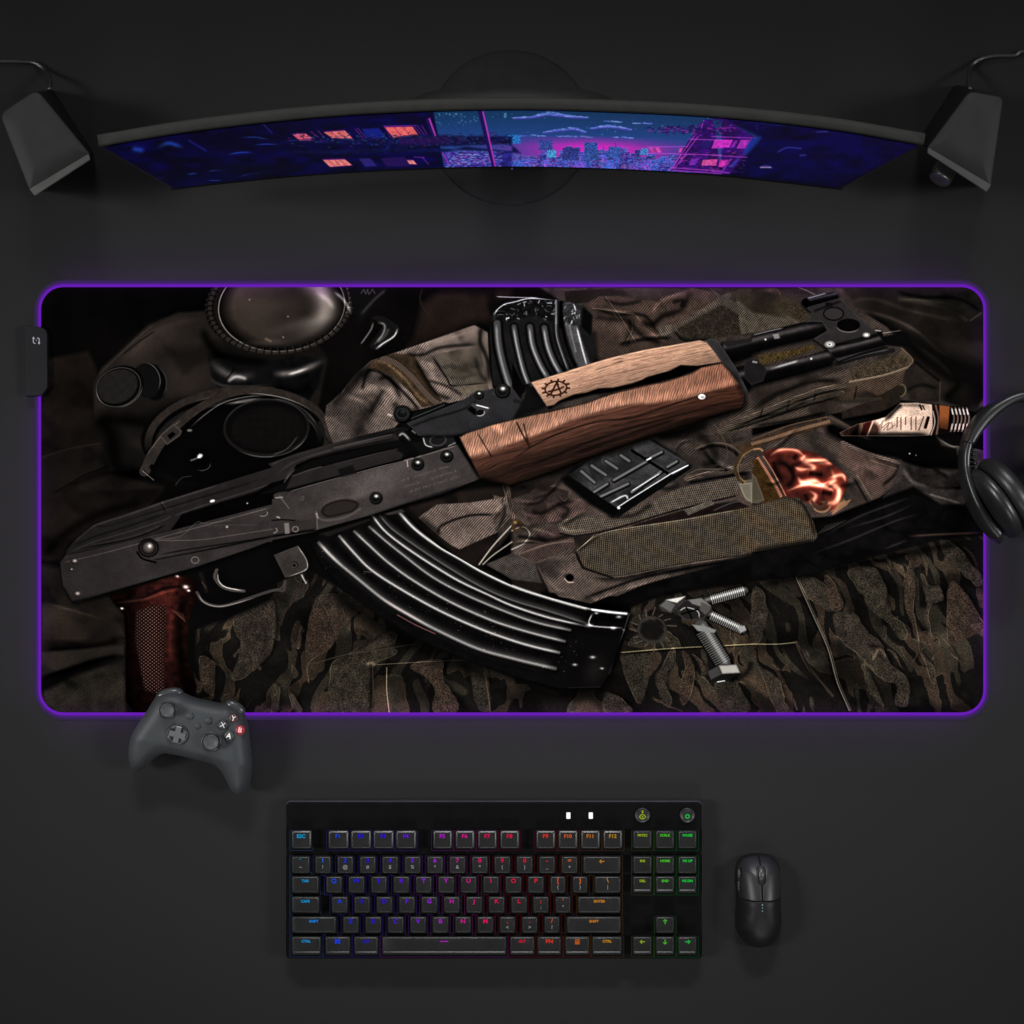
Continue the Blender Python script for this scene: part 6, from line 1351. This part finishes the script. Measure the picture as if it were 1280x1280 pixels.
def dpx(X, Y, x0, y0, x1, y1, r):       # rounded box distance in the mouse plane
    a, b_ = P3(x0, y0, ZR), P3(x1, y1, ZR); cx, cy = (a.x + b_.x) / 2, (a.y + b_.y) / 2; hx, hy = abs(b_.x - a.x) / 2 - r, abs(a.y - b_.y) / 2 - r
    qx, qy = np.abs(X - cx) - hx, np.abs(Y - cy) - hy; return np.hypot(np.maximum(qx, 0), np.maximum(qy, 0)) + np.minimum(np.maximum(qx, qy), 0) - r
def body_f(X, Y, Z):
    h, d = prof(X, Y)
    bd = dpx(X, Y, 923.6, 1060, 975.4, 1122.3, .002); h = np.where(bd < 0, h - np.clip(-bd * 3, 0, .0022), h)
    f = (Z - h) * .6; f = np.maximum(f, -d * 1.0); f = np.maximum(f, .0008 - Z); return f
mm = plastic('mouse_black', (.005, .005, .0053), .5, .2, bump=.06, bscale=3000)
vh = .0006; lo = (mo_w[:, 0].min() - .003, mo_w[:, 1].min() - .003, -.001); hi = (mo_w[:, 0].max() + .003, mo_w[:, 1].max() + .003, .037)
link('shell', nets(body_f, lo, hi, vh), mm, mo, True)
def btn_f(x0, x1):
    def f(X, Y, Z):
        h, d = prof(X, Y); bd = dpx(X, Y, x0, 1060, x1, 1121, .0012); sl = dpx(X, Y, 944.2, 1080.4, 954.8, 1102.6, .0036)
        g = np.maximum((Z - h - .0001) * .6, (h - .003 - Z) * .6); g = np.maximum(g, bd); g = np.maximum(g, -sl); g = np.maximum(g, .0016 - d); return np.maximum(g, .006 - Z)
    return f
bmt = plastic('mouse_button', (.0095, .0095, .010), .45, .4, bump=.05, bscale=3000)
for x0, x1 in ((924.8, 948.6), (950.4, 974.6)): link('button', nets(btn_f(x0, x1), lo, (hi[0], hi[1], hi[2]), .0005), bmt, mo, True)
wc = P3(949.5, 1091.5, ZR); bm = loft([[Vector((wc.x + x, wc.y + r * math.cos(a), .0185 + r * math.sin(a) * 1.0)) for a in np.linspace(0, 2 * math.pi, 40, endpoint=False)] for x, r in ((-.0026, .0068), (-.0021, .0078), (0, .0082), (.0021, .0078), (.0026, .0068))])
from_bm('scroll_wheel', bm, plastic('wheel_rubber', (.03, .03, .031), .4, .5, bump=.4, bscale=1500), mo, True)
for i, y in enumerate((1125.5, 1129, 1133)):
    from_bm('battery_light', disc(949.3, y, .95, [(1, .0300), (1, .0328), (.6, .0331)], ZR, n=12), glow((.22, .36, .38), .8), mo)
for y0, y1 in ((1086, 1099), (1101, 1114)):
    a = P3(921.2, (y0 + y1) / 2, .016); bm = loft([[Vector((a.x + dx, a.y + f * .0048 * math.cos(t), .0165 + f * .0022 * math.sin(t))) for t in np.linspace(0, 2 * math.pi, 20, endpoint=False)] for dx, f in ((.003, 1), (.0008, 1), (.0004, .8))])
    from_bm('side_button', bm, bmt, mo, True)

# ================= game controller =================
gc = thing('game_controller', 'dark grey game controller tilted across the lower left corner of the desk mat', 'game controller', P3(238, 925))
go = smooth([(202.5, 866), (215, 863), (229, 865), (241, 870.5), (259, 875), (276, 878.5), (286, 878.5), (297, 884), (305.6, 891.6), (310.3, 906), (312.7, 927.5), (315, 952.5), (313, 974.4), (307.5, 989), (297.5, 994.5), (288.4, 989), (280.6, 972.8), (272, 959.5), (258.8, 953.5), (237, 948), (215, 943.3), (203, 942.5), (192.6, 948), (181, 959.5), (169, 965), (161.5, 958.8), (159.5, 941), (163.4, 921), (174.4, 902.5), (185.3, 886.9), (194, 873)], 4, True)
ZG = .026; gw = np.array([P3(x, y, ZG).xy for x, y in go]); gs = sdf2(gw); g1 = P3(160, 965, ZG); g2 = P3(300, 1000, ZG)
gcn = P3(238, 905, ZG)
ax = Vector((g2.x - g1.x, g2.y - g1.y)).normalized(); upv = Vector((-ax.y, ax.x))
def gsurf(X, Y):
    d = -gs(X, Y); s = (X - gcn.x) * upv.x + (Y - gcn.y) * upv.y            # + = towards the bumpers
    h = (X - gcn.x) * ax.x + (Y - gcn.y) * ax.y
    dr = np.clip((-s - .022) / .05, 0, 1.4); q = np.clip(d / .0155, 0, 1)
    th = (.0165 - .002 * dr) * (1 - (1 - q) ** 2.2) ** .5
    mid = .027 - .011 * dr ** 1.1 + .0015 * np.clip(s / .03, -1, 1)
    return mid, th, d
def gf(X, Y, Z):
    mid, th, d = gsurf(X[:, :, 0], Y[:, :, 0]); mid, th, d = mid[:, :, None], th[:, :, None], d[:, :, None]
    f = np.abs(Z - mid) - np.where(d > 0, th, d * 1.); return f * .7
cm = plastic('controller_grey', (.0255, .028, .0305), .5, .2, bump=.25, bscale=2200)
lo = (gw[:, 0].min() - .004, gw[:, 1].min() - .004, -.002); hi = (gw[:, 0].max() + .004, gw[:, 1].max() + .004, .048)
link('shell', nets(gf, lo, hi, .0008), cm, gc, True)
def ztop(px, py):
    zz = .044
    for _ in range(4):
        p = P3(px, py, zz); mid, th, d = gsurf(np.array([[p.x]], np.float32), np.array([[p.y]], np.float32)); zz = float(mid[0, 0] + th[0, 0])
    return zz
blk = plastic('controller_black', (.012, .012, .013), .4, .5); gry = plastic('stick_grey', (.026, .027, .029), .55, .4)
for x, y, r in ((209.5, 887.5, 8.8), (264, 927.5, 9.6)):
    z = ztop(x, y); st = from_bm('thumbstick', disc(x, y, r, [(.55, z - .004), (.5, z + .005), (.92, z + .0065), (1, z + .0085), (.97, z + .0098), (.9, z + .010), (.78, z + .0090), (.4, z + .0086), (.1, z + .0085)], z + .008), gry, gc, True)
    from_bm('stick_well', disc(x, y, r * 1.3, [(1.0, z - .002), (1.0, z + .0008), (.9, z + .0012), (.78, z + .0002), (.2, z - .0002)], z), blk, st, True)
x, y = 222, 918; z = ztop(x, y)
dp = from_bm('direction_pad', disc(x, y, 13.2, [(1, z - .002), (1, z + .0012), (.95, z + .0020), (.9, z + .0016), (.7, z + .0008), (.2, z + .0002)], z), blk, gc, True)
rot = R(-14); cr = []
for w, l_ in ((3.6, 10.5), (10.5, 3.6)):
    cr.append(loft([[Vector((*P3(x + (a * math.cos(-rot) - b_ * math.sin(-rot)), y + (a * math.sin(-rot) + b_ * math.cos(-rot)), z).xy, zz + (.0000 if w < 5 else .00012))) for a, b_ in ((-w * k, -l_ * k), (w * k, -l_ * k), (w * k, l_ * k), (-w * k, l_ * k))] for k, zz in ((1, z), (1, z + .0022), (.93, z + .0026))]))
from_bm('direction_cross', joinbm(cr), plastic('pad_grey', (.065, .068, .072), .35, .5), dp)
for x, y, r, n in ((238, 895, 3.8, 'view_button'), (260.8, 900.8, 3.8, 'menu_button'), (247.5, 907.5, 3.2, 'share_button')):
    z = ztop(x, y); from_bm(n, disc(x, y, r, [(1, z - .002), (1, z + .0008), (.85, z + .0014), (.4, z + .0016)], z, n=24), cm, gc, True)
    from_bm(n + '_surround', disc(x, y, r * 1.22, [(1, z - .002), (1, z + .0003), (.9, z + .0004)], z, n=24), blk, gc, True)
for x, y, ch, colr, tc_ in ((279, 906, 'X', (.014, .014, .015), (.5, .5, .52)), (292.3, 897.8, 'Y', (.030, .012, .012), (.6, .56, .56)), (300.5, 912.4, 'B', (.16, .008, .014), (.75, .4, .42)), (286.6, 919.6, 'A', (.03, .032, .03), (.6, .62, .6))):
    z = ztop(x, y); f = from_bm('face_button', disc(x, y, 6.2, [(1, z - .002), (1, z + .0016), (.92, z + .0024), (.5, z + .0026)], z, n=28), plastic('face_button', colr, .5, .3, var=.05), gc, True); f['label'] = '%s button' % ch
    text_obj(ch, 8.6 * S, x, y, z + .0028, z, plastic('letter', tc_, .4, .4), f, name='letter', rot=R(-14), bold=.00004)
for (xa, ya), (xb, yb) in (((196, 873), (229, 866.5)), ((283, 880), (305, 892.5))):
    pth = [P3(xa + (xb - xa) * t, ya + (yb - ya) * t - 3.2 * math.sin(math.pi * t), .03) for t in np.linspace(0, 1, 9)]
    from_bm('bumper', tube([p + Vector((0, .0005, .001)) for p in pth], [.002, .0038, .0045, .0046, .0046, .0046, .0045, .0038, .002], 14), plastic('bumper_gloss', (.028, .030, .032), .3, .4), gc, True)

# ================= headphones =================
hp = thing('headphones', 'black over-ear headphones lying over the right edge of the desk mat', 'headphones', P3(1312, 600))
hpm = plastic('headphone_black', (.010, .0104, .0108), .36, .45); pad_m = plastic('leatherette', (.008, .008, .008), .42, .45, bump=.3, bscale=700)
ZH = .036
def mir(p, s): return (p[0], p[1]) if s > 0 else (2 * 1312 - p[0], p[1])
left_out = [(1312, 486.5), (1280, 488.5), (1266, 490.5), (1248, 498), (1228.5, 511), (1212, 531), (1202.5, 553)]
left_in = [(1312, 501.5), (1280, 503), (1264.5, 506.5), (1248, 517), (1233.5, 531), (1222.5, 545), (1214.5, 556)]
o_s, i_s = smooth(left_out, 8), smooth(left_in, 8)
oo = list(o_s[::-1]) + [(2624 - x, y) for x, y in o_s[1:]]; ii = list(i_s[::-1]) + [(2624 - x, y) for x, y in i_s[1:]]
def band(oo, ii, hz, name, mt, par):
    rings = []
    for k, (a, b_) in enumerate(zip(oo, ii)):
        a3, b3 = P3(*a, ZH), P3(*b_, ZH); c = (a3 + b3) / 2; d = (a3 - b3) / 2; hzk = hz[k] if hasattr(hz, '__len__') else hz; ring = []
        for t in np.linspace(0, 2 * math.pi, 24, endpoint=False):
            cs, sn = math.cos(t), math.sin(t); ring.append(c + d * (abs(cs) ** .7) * (1 if cs > 0 else -1) + Vector((0, 0, hzk * (abs(sn) ** .6) * (1 if sn > 0 else -1))))
        rings.append(ring)
    return from_bm(name, loft(rings), mt, par, True)
band(oo, ii, .016, 'headband', hpm, hp)
for s in (1, -1):
    ar_o = smooth([mir(p, s) for p in ((1203.5, 551), (1200, 565), (1199.6, 580), (1202.5, 603), (1212, 632), (1226.7, 658.7), (1238, 672), (1248, 680))], 6)
    ar_i = smooth([mir(p, s) for p in ((1213, 556), (1211, 568), (1210.5, 582), (1214, 602), (1223, 626), (1238, 648), (1249, 660), (1253, 672))], 6)
    if s < 0: pass
    hz = np.interp(np.linspace(0, 1, len(ar_o)), [0, .3, .6, .9, 1], [.013, .012, .018, .014, .006]); band(ar_o, ar_i, list(hz), 'yoke', hpm, hp)
    for i in range(6):      # ribbed hinge
        x, y = mir((1213.8 + i * .9 + (i / 5.) ** 2 * 1, 563 + i * 5.6), s); rb = disc(x, y, 3.6, [(.5, ZH - .008), (1, ZH - .003), (1, ZH + .004), (.8, ZH + .0065), (.3, ZH + .0075)], ZH, 2.1, n=18)
        if i == 0: parts = []
        parts.append(rb)
    from_bm('ribbed_hinge', joinbm(parts), pad_m, hp, True)
    # ear cup: discs standing on edge, axis n pointing to the wearer's ear
    c0 = P3(*mir((1238, 632), s), ZH + .004); n = Vector((.83 * s, .56, 0)); tdir = Vector((-n.y, n.x, 0))
    def turned(prof_, ra=.0345, rz=.0345, lift=0):
        return loft([[c0 + n * k + tdir * ra * f * math.cos(t) + Vector((0, 0, rz * f * math.sin(t) + lift)) for t in np.linspace(0, 2 * math.pi, 48, endpoint=False)] for f, k in prof_])
    from_bm('ear_cup', turned([(.3, -.006), (.7, -.0045), (.95, -.001), (1.0, .003), (.99, .007), (.9, .009), (.2, .009)], .037, .037), hpm, hp, True)
    from_bm('ear_cushion', turned([(.5, .0085), (.95, .0105), (1.05, .015), (1.06, .020), (.98, .0255), (.85, .0275), (.72, .0265), (.62, .022), (.55, .016), (.2, .015)], .036, .0365), pad_m, hp, True)

# ================= lights and camera =================
def area(name, loc, tgt, sx, sy, power, col=(1, 1, 1), spread=180):
    l = bpy.data.lights.new(name, 'AREA'); l.shape = 'RECTANGLE'; l.size = sx; l.size_y = sy; l.energy = power; l.color = col; l.spread = R(spread)
    o = bpy.data.objects.new(name, l); COL.objects.link(o); o.location = loc; o.rotation_euler = (Vector(tgt) - Vector(loc)).to_track_quat('-Z', 'Y').to_euler(); return o
area('softbox', (-2.1, .0, 1.85), (-.05, .0, 0), .8, .8, KEY_W, (1, .99, .97), 26)
area('softbox', (2.1, -.1, 1.85), (.05, .0, 0), .8, .8, FILL_W, (.98, .99, 1), 26)
area('softbox', (.1, -2.1, 1.6), (0, -.2, 0), 1.0, .5, FRONT_W, (1, 1, 1), 30)
area('strip_light', (.0, 2.3, 1.7), (0, -.42, 0), 1.6, .22, BACK_W, (1, 1, 1), 26)
for nm, (xa, ya), (xb, yb), nx_, ny_ in (('added_glow_lamp', (70, 352), (1210, 352), 0, 1), ('added_glow_lamp', (70, 898), (1210, 898), 0, -1), ('added_glow_lamp', (44, 505), (44, 870), -1, 0), ('added_glow_lamp', (1236, 380), (1236, 870), 1, 0)):  # added unseen lamps floating over the mat edge, for purple spill on the desk
    a, b_ = P3(xa, ya, .016), P3(xb, yb, .016); l = bpy.data.lights.new(nm, 'AREA'); l.shape = 'RECTANGLE'; l.size = (b_ - a).length; l.size_y = .004; l.energy = GLOW_LAMP_W * l.size; l.color = (.42, .05, 1)
    o = bpy.data.objects.new(nm, l); COL.objects.link(o); o.location = (a + b_) / 2; ex = (b_ - a).normalized(); ez = Vector((-nx_ * .45, -ny_ * .45, 1)).normalized(); ey = ez.cross(ex)
    o.rotation_euler = mathutils.Matrix((ex, ey, ez)).transposed().to_euler()
w = bpy.data.worlds.new('World'); sc.world = w; w.use_nodes = True; bg = w.node_tree.nodes['Background']; bg.inputs[0].default_value = (.95, .97, 1, 1); bg.inputs[1].default_value = WORLD_ST
cam = bpy.data.cameras.new('camera'); co = bpy.data.objects.new('camera', cam); COL.objects.link(co); co.location = (0, 0, H)
cam.sensor_width = 36; cam.lens = 36 * H / (1280 * S); cam.clip_end = 50; cam.clip_start = .01; sc.camera = co
sc.view_settings.view_transform = 'Standard'; sc.view_settings.look = 'None'; sc.view_settings.exposure = 0; sc.view_settings.gamma = 1
sc.cycles.max_bounces = 6; sc.cycles.use_denoising = True
